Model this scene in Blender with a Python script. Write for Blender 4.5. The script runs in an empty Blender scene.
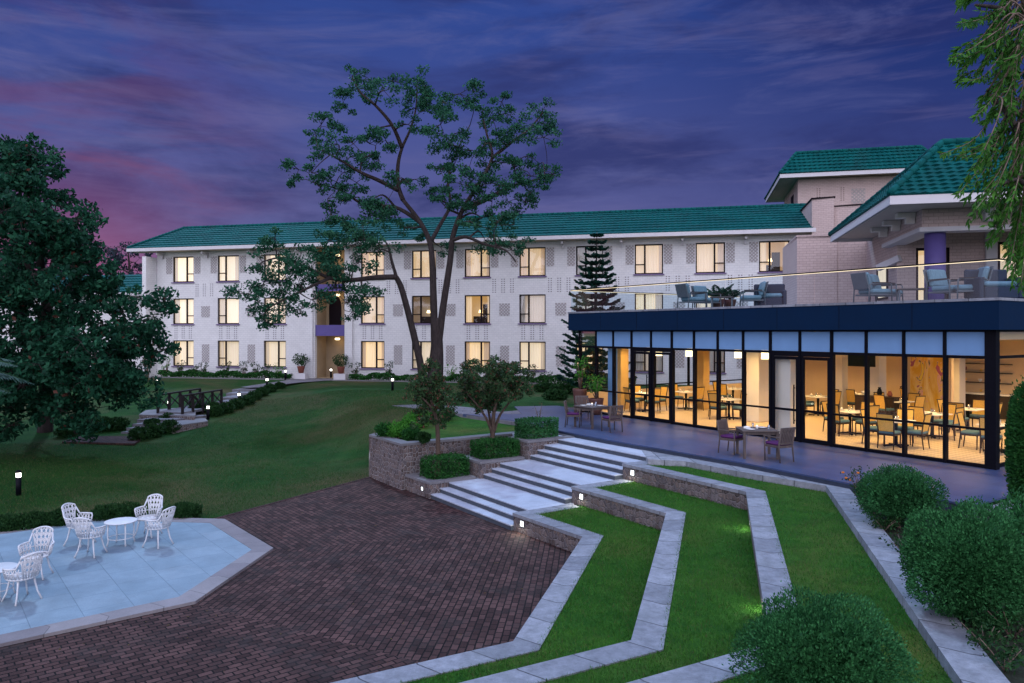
import bpy, math, random
import numpy as np
from mathutils import Vector, Matrix

random.seed(7)
RNG = np.random.default_rng(11)
R = math.radians
scene = bpy.context.scene
col = scene.collection

# ------------------------------------------------------------------ camera
F, HZ, E = 745.0, 331.0, 3.4          # focal length in pixels, horizon row, eye height (restaurant deck is z = 0)
cam_d = bpy.data.cameras.new("camera")
cam = bpy.data.objects.new("camera", cam_d)
col.objects.link(cam)
cam.location = (0, 0, E)
cam.rotation_euler = (R(90), 0, 0)
cam_d.sensor_width = 36.0
cam_d.lens = F / 1024 * 36
cam_d.shift_y = -(341.5 - HZ) / 1024
cam_d.clip_end = 3000
scene.camera = cam

# ------------------------------------------------------------------ world: dusk sky with streaky cloud
world = bpy.data.worlds.new("World")
scene.world = world
world.use_nodes = True


def build_world():
    nt = world.node_tree
    nt.nodes.clear()
    N = nt.nodes.new
    L = nt.links.new
    out = N("ShaderNodeOutputWorld")
    bg = N("ShaderNodeBackground")
    bg.inputs["Strength"].default_value = 1.0
    L(bg.outputs[0], out.inputs["Surface"])
    tc = N("ShaderNodeTexCoord")
    sep = N("ShaderNodeSeparateXYZ")
    L(tc.outputs["Generated"], sep.inputs[0])

    def mth(op, a, b=None, c=None, clamp=False):
        n = N("ShaderNodeMath")
        n.operation = op
        n.use_clamp = clamp
        for i, v in enumerate((a, b, c)):
            if v is None:
                continue
            if isinstance(v, (int, float)):
                n.inputs[i].default_value = v
            else:
                L(v, n.inputs[i])
        return n.outputs[0]

    def mrange(v, a, b, c=0.0, d=1.0):
        n = N("ShaderNodeMapRange")
        n.interpolation_type = "SMOOTHSTEP"
        L(v, n.inputs[0])
        for i, x in enumerate((a, b, c, d)):
            n.inputs[i + 1].default_value = x
        return n.outputs[0]

    def mix(fac, a, b, mode="MIX"):
        n = N("ShaderNodeMix")
        n.data_type = "RGBA"
        n.blend_type = mode
        for s, v in ((n.inputs[0], fac), (n.inputs[6], a), (n.inputs[7], b)):
            if isinstance(v, (int, float)):
                s.default_value = v
            elif isinstance(v, tuple):
                s.default_value = (*v, 1)
            else:
                L(v, s)
        return n.outputs[2]

    x, y, z = sep.outputs[0], sep.outputs[1], sep.outputs[2]

    def noise(sx, sy, sz, scale, detail=5, rough=.55, dist=0.0, off=0.0):
        m = N("ShaderNodeMapping")
        m.inputs["Scale"].default_value = (sx, sy, sz)
        m.inputs["Location"].default_value = (off, off * .7, off * .3)
        L(tc.outputs["Generated"], m.inputs[0])
        n = N("ShaderNodeTexNoise")
        n.inputs["Scale"].default_value = scale
        n.inputs["Detail"].default_value = detail
        n.inputs["Roughness"].default_value = rough
        n.inputs["Distortion"].default_value = dist
        L(m.outputs[0], n.inputs["Vector"])
        return n.outputs["Fac"]

    # clear dusk sky in front
    front = mix(mrange(z, 0.02, 0.42), (.125, .120, .300), (.024, .058, .270))
    # darker to the right
    front = mix(mrange(x, 0.0, 0.55), front, mix(mrange(z, .05, .36), (.060, .072, .245), (.008, .024, .150)))
    # soft cloud sheets: dark indigo and paler mauve streaks
    c1 = mrange(noise(1, 1, 3.2, 2.3, 9, .60, .5, 3.1), .42, .62)
    front = mix(mth("MULTIPLY", c1, .78), front, (.020, .026, .130))
    c2 = mrange(noise(1, 1, 5.0, 3.4, 9, .64, .7, 8.3), .48, .68)
    front = mix(mth("MULTIPLY", c2, .40), front, (.115, .125, .32))
    c3 = mrange(noise(1, 1, 9.0, 4.5, 5, .6, .5, 5.3), .5, .72)
    front = mix(mth("MULTIPLY", c3, .22), front, (.17, .15, .33))
    # afterglow on the left, low down
    left = mth("MULTIPLY", mrange(x, -.22, -.50), mrange(z, .46, .10))
    pk = mth("MULTIPLY", left, mrange(noise(1, 1, 4.0, 3.6, 8, .6, .6, 1.7), .44, .62))
    front = mix(mth("MULTIPLY", pk, .62), front, (.185, .050, .130))
    lowl = mth("MULTIPLY", mrange(x, -.30, -.52), mrange(z, .24, .04))
    front = mix(mth("MULTIPLY", lowl, .74), front, (.34, .070, .15))
    # the brighter part of the sky lies overhead and behind the viewer
    zen = mrange(z, .42, .95)
    allsky = mix(zen, front, (.25, .47, 1.18))
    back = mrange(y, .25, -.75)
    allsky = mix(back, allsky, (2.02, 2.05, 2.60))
    # below the horizon
    allsky = mix(mrange(z, -.02, -.2), allsky, (.04, .04, .06))
    # physical sky, sun just at the horizon behind the viewer
    sky = N("ShaderNodeTexSky")
    sky.sky_type = "NISHITA"
    sky.sun_disc = False
    sky.sun_elevation = SUN_EL
    sky.sun_rotation = SUN_ROT
    dim = mix(1.0, sky.outputs[0], (.0015, .0015, .0015), "MULTIPLY")
    allsky = mix(1.0, allsky, dim, "ADD")
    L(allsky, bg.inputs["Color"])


SUN_EL, SUN_ROT = R(52), R(-22)
build_world()

sun_d = bpy.data.lights.new("sun", "SUN")
sun_d.energy = 1.7
sun_d.angle = R(4)
sun_d.color = (.48, .72, 1.0)
sun = bpy.data.objects.new("sun", sun_d)
col.objects.link(sun)
# light comes from beyond the lawn (+Y), a little from the left
sv = Vector((math.sin(SUN_ROT) * math.cos(SUN_EL), math.cos(SUN_ROT) * math.cos(SUN_EL), math.sin(SUN_EL)))
sun.rotation_euler = sv.to_track_quat("Z", "Y").to_euler()
sun.location = (0, 60, 60)

scene.view_settings.view_transform = "Standard"
scene.view_settings.look = "None"
scene.view_settings.exposure = 0.0
scene.view_settings.gamma = 1.0
scene.render.engine = "CYCLES"
cy = scene.cycles
cy.use_denoising = True
cy.max_bounces = 6
cy.diffuse_bounces = 3
cy.glossy_bounces = 3
cy.transmission_bounces = 4
cy.transparent_max_bounces = 16
cy.sample_clamp_indirect = 4.0
cy.use_adaptive_sampling = True
cy.adaptive_threshold = 0.015


# ------------------------------------------------------------------ geometry helpers
def P(u, v, z):
    """Point seen at pixel (u, v) that lies at height z."""
    Y = F * (E - z) / (v - HZ)
    return Vector(((u - 512) / F * Y, Y, z))


def Q(u, v, Y):
    """Point seen at pixel (u, v) at depth Y."""
    return Vector(((u - 512) / F * Y, Y, E - (v - HZ) / F * Y))


WM = {}
KIDS = {}


def frame(loc, rz=0.0):
    return Matrix.Translation(Vector(loc)) @ Matrix.Rotation(rz, 4, "Z")


def thing(name, label, cat, loc=(0, 0, 0), rz=0.0, group=None):
    o = bpy.data.objects.new(name, None)
    col.objects.link(o)
    o.empty_display_size = .3
    o.location = loc
    o.rotation_euler = (0, 0, rz)
    WM[o.name] = frame(loc, rz)
    tag(o, label, cat, group)
    return o


def tag(o, label=None, cat=None, group=None, kind=None):
    if label:
        o["label"] = label
    if cat:
        o["category"] = cat
    if group:
        o["group"] = group
    if kind:
        o["kind"] = kind
    return o


def copy_tree(src, parent=None):
    c = src.copy()
    col.objects.link(c)
    if parent is not None:
        c.parent = parent
    for ch in KIDS.get(src.name, ()):
        copy_tree(ch, c)
    return c


def place(src, first, loc, rz, label, group=None):
    """Use the prototype itself the first time, a copy afterwards."""
    o = src if first else copy_tree(src)
    o.location = loc
    o.rotation_euler = (0, 0, rz)
    o["label"] = label
    if group:
        o["group"] = group
    return o


class MB:
    def __init__(s):
        s.v = []
        s.f = []
        s.uv = {}
        s.smooth = []

    def add(s, verts, faces, smooth=False, uvs=None):
        b = len(s.v)
        s.v.extend([Vector(p) for p in verts])
        for i, fc in enumerate(faces):
            if uvs is not None:
                s.uv[len(s.f)] = uvs[i]
            s.f.append(tuple(b + k for k in fc))
            s.smooth.append(smooth)
        return s

    def box(s, c, d, fr=None, bev=0.0):
        cx, cy_, cz = c
        hx, hy, hz = d[0] / 2, d[1] / 2, d[2] / 2
        if bev > 0:
            # chamfer all edges: 24 vertices
            b = min(bev, hx * .9, hy * .9, hz * .9)
            vs, idx = [], {}
            for sx in (-1, 1):
                for sy in (-1, 1):
                    for sz in (-1, 1):
                        for ax in range(3):
                            p = [sx * (hx - b), sy * (hy - b), sz * (hz - b)]
                            p[ax] = (sx * hx, sy * hy, sz * hz)[ax]
                            idx[(sx, sy, sz, ax)] = len(vs)
                            vs.append(Vector(p))
            fs = []
            for ax in range(3):
                o1, o2 = [a for a in range(3) if a != ax]
                for sg in (-1, 1):
                    q = []
                    for a, b2 in ((-1, -1), (1, -1), (1, 1), (-1, 1)):
                        k = [0, 0, 0]
                        k[ax] = sg
                        k[o1] = a
                        k[o2] = b2
                        q.append(idx[(*k, ax)])
                    fs.append(q)
            for ax in range(3):
                o1, o2 = [a for a in range(3) if a != ax]
                for a in (-1, 1):
                    for b2 in (-1, 1):
                        k1 = [0, 0, 0]
                        k1[o1] = a
                        k1[o2] = b2
                        ka = k1.copy(); ka[ax] = -1
                        kb = k1.copy(); kb[ax] = 1
                        fs.append([idx[(*ka, o1)], idx[(*kb, o1)], idx[(*kb, o2)], idx[(*ka, o2)]])
            for sx in (-1, 1):
                for sy in (-1, 1):
                    for sz in (-1, 1):
                        fs.append([idx[(sx, sy, sz, 0)], idx[(sx, sy, sz, 1)], idx[(sx, sy, sz, 2)]])
            # orient outwards
            ff = []
            for f in fs:
                n = (vs[f[1]] - vs[f[0]]).cross(vs[f[2]] - vs[f[0]])
                cc = sum((vs[i] for i in f), Vector()) / len(f)
                ff.append(f if n.dot(cc) > 0 else f[::-1])
            vs = [p + Vector(c) for p in vs]
            if fr is not None:
                vs = [fr @ p for p in vs]
            return s.add(vs, ff)
        vs = [Vector((cx + a * hx, cy_ + b * hy, cz + g * hz)) for g in (-1, 1) for b in (-1, 1) for a in (-1, 1)]
        if fr is not None:
            vs = [fr @ p for p in vs]
        return s.add(vs, [(0, 2, 3, 1), (4, 5, 7, 6), (0, 1, 5, 4), (2, 6, 7, 3), (0, 4, 6, 2), (1, 3, 7, 5)])

    def prism(s, poly, z0, z1):
        n = len(poly)
        A = sum(poly[i][0] * poly[(i + 1) % n][1] - poly[(i + 1) % n][0] * poly[i][1] for i in range(n))
        if A < 0:
            poly = poly[::-1]
        vs = [Vector((p[0], p[1], z0)) for p in poly] + [Vector((p[0], p[1], z1)) for p in poly]
        fs = [tuple(range(n - 1, -1, -1)), tuple(range(n, 2 * n))]
        for i in range(n):
            j = (i + 1) % n
            fs.append((i, j, n + j, n + i))
        return s.add(vs, fs)

    def quad(s, a, b, c, d):
        return s.add([a, b, c, d], [(0, 1, 2, 3)])

    def poly(s, pts):
        return s.add(pts, [tuple(range(len(pts)))])

    def tube(s, pts, rad, seg=8, caps=True, smooth=True):
        pts = [Vector(p) for p in pts]
        n = len(pts)
        if isinstance(rad, (int, float)):
            rad = [rad] * n
        vs, fs = [], []
        up = Vector((0, 0, 1))
        prev = None
        for i, p in enumerate(pts):
            t = (pts[min(i + 1, n - 1)] - pts[max(i - 1, 0)])
            if t.length < 1e-9:
                t = Vector((0, 0, 1))
            t.normalize()
            if prev is None:
                ref = up if abs(t.z) < .9 else Vector((1, 0, 0))
                a = t.cross(ref).normalized()
            else:
                a = (prev - t * prev.dot(t))
                if a.length < 1e-6:
                    a = t.orthogonal()
                a.normalize()
            prev = a
            b = t.cross(a)
            for k in range(seg):
                an = 2 * math.pi * k / seg
                vs.append(p + (a * math.cos(an) + b * math.sin(an)) * rad[i])
        for i in range(n - 1):
            for k in range(seg):
                k2 = (k + 1) % seg
                fs.append((i * seg + k, i * seg + k2, (i + 1) * seg + k2, (i + 1) * seg + k))
        if caps:
            fs.append(tuple(range(seg - 1, -1, -1)))
            fs.append(tuple(range((n - 1) * seg, n * seg)))
        return s.add(vs, fs, smooth)

    def bar(s, a, b, w, h=None):
        """Square bar from a to b."""
        h = h or w
        a, b = Vector(a), Vector(b)
        t = (b - a).normalized()
        ref = Vector((0, 0, 1)) if abs(t.z) < .95 else Vector((0, 1, 0))
        x = t.cross(ref).normalized() * (w / 2)
        y = x.normalized().cross(t) * (h / 2)
        vs = [a - x - y, a + x - y, a + x + y, a - x + y, b - x - y, b + x - y, b + x + y, b - x + y]
        return s.add(vs, [(0, 1, 2, 3), (7, 6, 5, 4), (0, 4, 5, 1), (1, 5, 6, 2), (2, 6, 7, 3), (3, 7, 4, 0)])

    def lathe(s, prof, c=(0, 0, 0), seg=20, fr=None, smooth=True):
        vs, fs = [], []
        for r, z in prof:
            for k in range(seg):
                a = 2 * math.pi * k / seg
                p = Vector((c[0] + r * math.cos(a), c[1] + r * math.sin(a), c[2] + z))
                vs.append(fr @ p if fr is not None else p)
        for i in range(len(prof) - 1):
            for k in range(seg):
                k2 = (k + 1) % seg
                fs.append((i * seg + k, i * seg + k2, (i + 1) * seg + k2, (i + 1) * seg + k))
        fs.append(tuple(range(seg - 1, -1, -1)))
        fs.append(tuple(range((len(prof) - 1) * seg, len(prof) * seg)))
        return s.add(vs, fs, smooth)

    def build(s, name, mat, parent=None, world=True, uvrot=0.0):
        me = bpy.data.meshes.new(name)
        vs = s.v
        if parent is not None:
            M_ = WM[parent.name]
            if world:
                inv = M_.inverted()
                vs2 = [inv @ p for p in vs]
            else:
                vs2 = vs
        else:
            vs2 = vs
        me.from_pydata([tuple(p) for p in vs2], [], s.f)
        me.update()
        # metre-based texture coordinates on every face
        uvl = me.uv_layers.new(name="UVMap")
        V = np.array([tuple(p) for p in vs], dtype=np.float64).reshape(-1, 3)
        cnt = np.array([len(f) for f in s.f])
        flat = np.array([i for f in s.f for i in f])
        start = np.concatenate([[0], np.cumsum(cnt)[:-1]])
        n = np.cross(V[flat[start + 1]] - V[flat[start]], V[flat[start + 2]] - V[flat[start]])
        n /= np.maximum(np.linalg.norm(n, axis=1, keepdims=True), 1e-12)
        nl = np.repeat(n, cnt, axis=0)
        q = V[flat]
        cr, sr = math.cos(uvrot), math.sin(uvrot)
        tl = np.maximum(np.hypot(nl[:, 0], nl[:, 1]), 1e-9)
        flatf = np.abs(nl[:, 2]) > .7
        uu = np.where(flatf, q[:, 0] * cr + q[:, 1] * sr, (-nl[:, 1] * q[:, 0] + nl[:, 0] * q[:, 1]) / tl)
        vv = np.where(flatf, -q[:, 0] * sr + q[:, 1] * cr, q[:, 2])
        data = np.column_stack([uu, vv]).astype(np.float32)
        for fi, uvv in s.uv.items():
            data[start[fi]:start[fi] + cnt[fi]] = uvv
        data = data.ravel()
        uvl.data.foreach_set("uv", data)
        if any(s.smooth):
            me.polygons.foreach_set("use_smooth", np.array(s.smooth, dtype=bool))
        me.materials.append(mat)
        o = bpy.data.objects.new(name, me)
        col.objects.link(o)
        if parent is not None:
            o.parent = parent
            KIDS.setdefault(parent.name, []).append(o)
            WM[o.name] = WM[parent.name]
        else:
            WM[o.name] = Matrix.Identity(4)
        return o


def np_mesh(name, verts, nper, mat, parent=None, smooth=False):
    """Mesh of many separate small polygons with nper corners each; verts (N*nper, 3)."""
    verts = np.asarray(verts, dtype=np.float32)
    if parent is not None:
        inv = np.array(WM[parent.name].inverted())
        verts = verts @ inv[:3, :3].T + inv[:3, 3]
    n = len(verts) // nper
    me = bpy.data.meshes.new(name)
    me.vertices.add(len(verts))
    me.vertices.foreach_set("co", verts.astype(np.float32).ravel())
    me.loops.add(n * nper)
    me.loops.foreach_set("vertex_index", np.arange(n * nper, dtype=np.int32))
    me.polygons.add(n)
    me.polygons.foreach_set("loop_start", np.arange(0, n * nper, nper, dtype=np.int32))
    me.polygons.foreach_set("loop_total", np.full(n, nper, dtype=np.int32))
    me.update(calc_edges=True)
    me.validate()
    me.materials.append(mat)
    o = bpy.data.objects.new(name, me)
    col.objects.link(o)
    if parent is not None:
        o.parent = parent
        KIDS.setdefault(parent.name, []).append(o)
        WM[o.name] = WM[parent.name]
    return o


def unit(a):
    return a / np.maximum(np.linalg.norm(a, axis=1, keepdims=True), 1e-9)


def leaf_quads(pts, size, aspect=.5, axis=None, droop=0.0, face=None):
    """Diamond leaves at pts. axis: preferred long direction (N,3); face: preferred normal."""
    n = len(pts)
    a = unit(RNG.normal(size=(n, 3)))
    if axis is not None:
        a = unit(axis + a * .45)
    a[:, 2] -= droop
    a = unit(a)
    r = RNG.normal(size=(n, 3))
    if face is not None:
        r = r * .55 + np.cross(face, a) * 1.0
    b = unit(np.cross(a, np.cross(r, a)))
    sz = (size * RNG.uniform(.65, 1.35, size=(n, 1)))
    v = np.stack([pts - a * sz * .5, pts + b * sz * aspect * .5 - a * sz * .05,
                  pts + a * sz * .5, pts - b * sz * aspect * .5 - a * sz * .05], axis=1)
    return v.reshape(-1, 3)


# ------------------------------------------------------------------ materials
class NT:
    def __init__(s, name):
        s.m = bpy.data.materials.new(name)
        s.m.use_nodes = True
        s.t = s.m.node_tree
        s.t.nodes.clear()
        s.out = s.n("ShaderNodeOutputMaterial")

    def n(s, typ, **kw):
        nd = s.t.nodes.new(typ)
        for k, v in kw.items():
            setattr(nd, k, v)
        return nd

    def l(s, a, b):
        s.t.links.new(a, b)

    def set(s, sock, v):
        if isinstance(v, (int, float)):
            sock.default_value = v
        elif isinstance(v, tuple):
            sock.default_value = (*v, 1) if len(v) == 3 and sock.type == "RGBA" else v
        else:
            s.l(v, sock)

    def mix(s, fac, a, b, mode="MIX"):
        n = s.n("ShaderNodeMix", data_type="RGBA", blend_type=mode)
        s.set(n.inputs[0], fac)
        s.set(n.inputs[6], a)
        s.set(n.inputs[7], b)
        return n.outputs[2]

    def noise(s, scale, detail=4, rough=.55, vec=None, dist=0.0, mapping=None):
        n = s.n("ShaderNodeTexNoise")
        n.inputs["Scale"].default_value = scale
        n.inputs["Detail"].default_value = detail
        n.inputs["Roughness"].default_value = rough
        n.inputs["Distortion"].default_value = dist
        v = vec if vec is not None else s.coord("Object")
        if mapping:
            m = s.n("ShaderNodeMapping")
            m.inputs["Scale"].default_value = mapping
            s.l(v, m.inputs[0])
            v = m.outputs[0]
        s.l(v, n.inputs["Vector"])
        return n.outputs["Fac"]

    def coord(s, which):
        if not hasattr(s, "tc"):
            s.tc = s.n("ShaderNodeTexCoord")
        return s.tc.outputs[which]

    def rng(s, v, a, b, c=0.0, d=1.0):
        n = s.n("ShaderNodeMapRange")
        s.l(v, n.inputs[0])
        for i, x in enumerate((a, b, c, d)):
            n.inputs[i + 1].default_value = x
        return n.outputs[0]

    def math(s, op, a, b=None):
        n = s.n("ShaderNodeMath", operation=op)
        s.set(n.inputs[0], a)
        if b is not None:
            s.set(n.inputs[1], b)
        return n.outputs[0]

    def bump(s, h, strength=.3, dist=.02):
        n = s.n("ShaderNodeBump")
        n.inputs["Strength"].default_value = strength
        n.inputs["Distance"].default_value = dist
        s.l(h, n.inputs["Height"])
        return n.outputs[0]

    def princ(s, col_, rough=.6, metal=0.0, spec=.5, normal=None, **kw):
        p = s.n("ShaderNodeBsdfPrincipled")
        s.set(p.inputs["Base Color"], col_)
        s.set(p.inputs["Roughness"], rough)
        p.inputs["Metallic"].default_value = metal
        p.inputs["Specular IOR Level"].default_value = spec
        if normal is not None:
            s.l(normal, p.inputs["Normal"])
        for k, v in kw.items():
            s.set(p.inputs[k], v)
        s.l(p.outputs[0], s.out.inputs["Surface"])
        return p


def scl(c, k):
    return tuple(min(1.0, x * k) for x in c)


def mat_plain(name, c, rough=.6, var=.18, scale=6.0, bump=.15, bscale=60.0, metal=0.0, spec=.22, mapping=None):
    t = NT(name)
    f = t.noise(scale, 5, .6, mapping=mapping)
    cc = t.mix(t.rng(f, .3, .7), scl(c, 1 - var), scl(c, 1 + var))
    nm = t.bump(t.noise(bscale, 3, mapping=mapping), bump, .01) if bump else None
    t.princ(cc, t.rng(f, .3, .7, max(.05, rough - .07), min(1, rough + .07)), metal, spec, nm)
    return t.m


def mat_brick(name, c1, c2, mortar, bw, bh, joint=.01, rough=.85, offset=.5, bump=.5, dist=.0, stain=.25, squash=1.0, mcol_noise=True, stainscale=1.2, spec=.3, dirt=0.0, dirtc=(.06, .065, .06)):
    t = NT(name)
    uv = t.coord("UV")
    v = uv
    if dist:
        nz = t.n("ShaderNodeTexNoise")
        nz.inputs["Scale"].default_value = 5.0
        nz.inputs["Detail"].default_value = 2
        t.l(uv, nz.inputs["Vector"])
        va = t.n("ShaderNodeVectorMath", operation="MULTIPLY_ADD")
        t.l(nz.outputs["Color"], va.inputs[0])
        va.inputs[1].default_value = (dist, dist, 0)
        t.l(uv, va.inputs[2])
        v = va.outputs[0]
    b = t.n("ShaderNodeTexBrick")
    b.offset = offset
    b.squash = squash
    b.inputs["Scale"].default_value = 1.0
    b.inputs["Brick Width"].default_value = bw
    b.inputs["Row Height"].default_value = bh
    b.inputs["Mortar Size"].default_value = joint
    b.inputs["Mortar Smooth"].default_value = .25
    b.inputs["Bias"].default_value = 0.0
    t.l(v, b.inputs["Vector"])
    t.set(b.inputs["Color1"], c1)
    t.set(b.inputs["Color2"], c2)
    t.set(b.inputs["Mortar"], mortar)
    n1 = t.noise(stainscale, 6, .65)
    cc = t.mix(1.0, b.outputs["Color"], t.mix(t.rng(n1, .3, .7), scl((1, 1, 1), 1 - stain), (1, 1, 1)), "MULTIPLY")
    n2 = t.noise(35, 4, .6)
    cc = t.mix(1.0, cc, t.mix(t.rng(n2, .25, .75), (.8, .8, .8), (1, 1, 1)), "MULTIPLY")
    if dirt:
        n3 = t.noise(1.7, 8, .7, None, .6)
        cc = t.mix(t.math("MULTIPLY", t.rng(n3, .50, .66), dirt), cc, dirtc)
        n4 = t.noise(70, 2, .6)
        cc = t.mix(t.rng(n4, .60, .68, 0, .5), cc, scl(c1, .35))
    h = t.math("SUBTRACT", t.math("MULTIPLY", n2, .35), b.outputs["Fac"])
    t.princ(cc, rough, 0, spec, t.bump(h, bump, .02))
    return t.m


def mat_rubble(name, c1, c2, mortar, scale, joint):
    """Irregular, mostly upright stones in pale mortar."""
    t = NT(name)
    m = t.n("ShaderNodeMapping")
    m.inputs["Scale"].default_value = (1.25, .95, 1)
    t.l(t.coord("UV"), m.inputs[0])
    ds, de = t.n("ShaderNodeTexVoronoi"), t.n("ShaderNodeTexVoronoi", feature="DISTANCE_TO_EDGE")
    for v in (ds, de):
        v.voronoi_dimensions = "2D"
        v.inputs["Scale"].default_value = scale
        v.inputs["Randomness"].default_value = .78
        t.l(m.outputs[0], v.inputs["Vector"])
    sp = t.n("ShaderNodeSeparateColor")
    t.l(ds.outputs["Color"], sp.inputs[0])
    cc = t.mix(sp.outputs[0], c1, c2)
    cc = t.mix(t.math("MULTIPLY", sp.outputs[1], .35), cc, scl((.20, .20, .23), 1))
    nz = t.noise(24, 5, .65)
    cc = t.mix(1.0, cc, t.mix(t.rng(nz, .25, .75), (.6, .6, .6), (1.2, 1.2, 1.2)), "MULTIPLY")
    jn = t.math("ADD", de.outputs["Distance"], t.math("MULTIPLY", t.math("SUBTRACT", nz, .5), .06))
    k = t.rng(jn, joint * .5, joint * 1.5)
    patch = t.rng(t.noise(1.1, 3, .6), .38, .62, .45, 1.0)
    cc = t.mix(t.math("MULTIPLY", t.math("SUBTRACT", 1.0, k), patch), cc, mortar)
    h = t.math("ADD", t.math("MULTIPLY", t.rng(jn, 0, .16), 1.0), t.math("MULTIPLY", nz, .35))
    t.princ(cc, .88, 0, .25, t.bump(h, .9, .035))
    return t.m


def mat_emit(name, c, strength):
    t = NT(name)
    e = t.n("ShaderNodeEmission")
    t.set(e.inputs[0], c)
    e.inputs[1].default_value = strength
    t.l(e.outputs[0], t.out.inputs["Surface"])
    return t.m


def mat_glass(name, tint=(.94, .96, .97), refl=.03, rough=.02):
    t = NT(name)
    tr = t.n("ShaderNodeBsdfTransparent")
    t.set(tr.inputs[0], tint)
    g = t.n("ShaderNodeBsdfGlossy")
    t.set(g.inputs[0], (1, 1, 1))
    g.inputs["Roughness"].default_value = rough
    lw = t.n("ShaderNodeLayerWeight")
    lw.inputs[0].default_value = .25
    mx = t.n("ShaderNodeMixShader")
    t.l(t.rng(lw.outputs["Fresnel"], 0, 1, refl, .45), mx.inputs[0])
    t.l(tr.outputs[0], mx.inputs[1])
    t.l(g.outputs[0], mx.inputs[2])
    t.l(mx.outputs[0], t.out.inputs["Surface"])
    return t.m


def mat_leaf(name, dark, light, rough=.5, trans=.25, accent=None, accent_frac=.05, big=1.2):
    t = NT(name)
    g = t.n("ShaderNodeNewGeometry")
    f = t.noise(big, 3, .6)
    k = t.math("ADD", t.math("MULTIPLY", t.math("POWER", g.outputs["Random Per Island"], 1.5), .66), t.math("MULTIPLY", t.rng(f, .3, .7), .34))
    cc = t.mix(k, dark, light)
    if accent:
        n = t.n("ShaderNodeMath", operation="GREATER_THAN")
        t.l(t.math("FRACT", t.math("MULTIPLY", g.outputs["Random Per Island"], 17.31)), n.inputs[0])
        n.inputs[1].default_value = 1 - accent_frac
        cc = t.mix(n.outputs[0], cc, accent)
    p = t.princ(cc, max(rough, .6), 0, .12)
    tl = t.n("ShaderNodeBsdfTranslucent")
    t.l(cc, tl.inputs[0])
    mx = t.n("ShaderNodeMixShader")
    mx.inputs[0].default_value = trans
    t.l(p.outputs[0], mx.inputs[1])
    t.l(tl.outputs[0], mx.inputs[2])
    t.l(mx.outputs[0], t.out.inputs["Surface"])
    return t.m


def mat_lawn(name, dark, light, dry, dryness=.3, scale=1.0):
    t = NT(name)
    big = t.noise(.16 * scale, 4, .6, dist=.4)
    mid = t.noise(1.3 * scale, 5, .65)
    fine = t.noise(38, 4, .7)
    vfine = t.noise(130, 2, .6)
    cc = t.mix(t.rng(mid, .3, .7), dark, light)
    cc = t.mix(t.math("MULTIPLY", t.rng(big, .46, .68), dryness), cc, dry)
    cc = t.mix(1.0, cc, t.mix(t.rng(fine, .25, .75), (.5, .52, .5), (1.25, 1.2, 1.2)), "MULTIPLY")
    cc = t.mix(1.0, cc, t.mix(t.rng(vfine, .25, .75), (.7, .7, .7), (1.15, 1.15, 1.15)), "MULTIPLY")
    h = t.math("ADD", t.math("MULTIPLY", fine, .6), t.math("MULTIPLY", vfine, .6))
    t.princ(cc, .9, 0, .1, t.bump(h, .8, .03))
    return t.m


M = {}
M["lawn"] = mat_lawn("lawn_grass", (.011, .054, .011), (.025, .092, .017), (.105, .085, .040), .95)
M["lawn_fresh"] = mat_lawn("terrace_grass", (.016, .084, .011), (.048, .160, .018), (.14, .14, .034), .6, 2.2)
M["paver"] = mat_brick("brick_paver", (.052, .024, .021), (.150, .076, .066), (.009, .006, .006), .21, .125, .012, .8, .5, .9, .018, .5, spec=.15, dirt=.6, dirtc=(.035, .028, .026))
M["stone"] = mat_rubble("rubble_stone", (.075, .050, .045), (.20, .145, .125), (.46, .43, .43), 7.4, .05)
M["stone_dark"] = mat_rubble("terrace_wall_stone", (.07, .05, .045), (.20, .15, .13), (.30, .27, .27), 7.2, .045)
M["coping"] = mat_brick("coping_slab", (.25, .26, .295), (.40, .41, .45), (.09, .09, .10), .82, 3.0, .011, .8, .0, .9, .02, .45, stainscale=5.5, dirt=.55, dirtc=(.16, .17, .18))
M["coping_dark"] = mat_brick("planter_coping", (.20, .19, .20), (.27, .25, .26), (.10, .10, .10), 1.1, 3.0, .008, .75, .0, .5, .004, .3)
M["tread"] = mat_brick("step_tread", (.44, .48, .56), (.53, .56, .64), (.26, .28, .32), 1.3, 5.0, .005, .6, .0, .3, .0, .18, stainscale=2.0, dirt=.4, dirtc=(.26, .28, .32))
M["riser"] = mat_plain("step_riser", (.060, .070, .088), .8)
M["pad"] = mat_brick("pale_pad_tile", (.23, .32, .39), (.28, .37, .44), (.15, .21, .26), .78, .78, .007, .5, .5, .25, .003, .30, stainscale=1.6, dirt=.45, dirtc=(.17, .25, .31))
M["pad_edge"] = mat_brick("pad_border", (.25, .22, .23), (.33, .30, .30), (.14, .13, .13), .9, 3.0, .008, .75, .0, .5, .003, .3)
M["deck"] = mat_brick("deck_stone", (.048, .074, .165), (.066, .094, .195), (.03, .04, .08), 1.2, .6, .004, .40, .5, .15, .0, .25, spec=.3)
M["fascia"] = mat_plain("deck_fascia", (.035, .045, .07), .5)
M["path"] = mat_brick("path_slab", (.19, .18, .20), (.24, .23, .25), (.08, .08, .09), .7, .5, .01, .8, .5, .4, .01, .3)
M["white_brick"] = mat_brick("white_painted_brick", (.76, .735, .72), (.80, .775, .76), (.66, .64, .645), .30, .15, .012, .75, .5, .55, .0, .10)
M["cream_brick"] = mat_brick("cream_painted_brick", (.56, .42, .38), (.61, .46, .42), (.42, .32, .30), .28, .11, .010, .75, .5, .55, .0, .12)
M["plaster"] = mat_plain("cream_plaster", (.68, .62, .56), .8, .06, 3, .08)
M["warm_plaster"] = mat_plain("warm_entrance_plaster", (.36, .27, .17), .8, .08, 2, .08)
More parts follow.
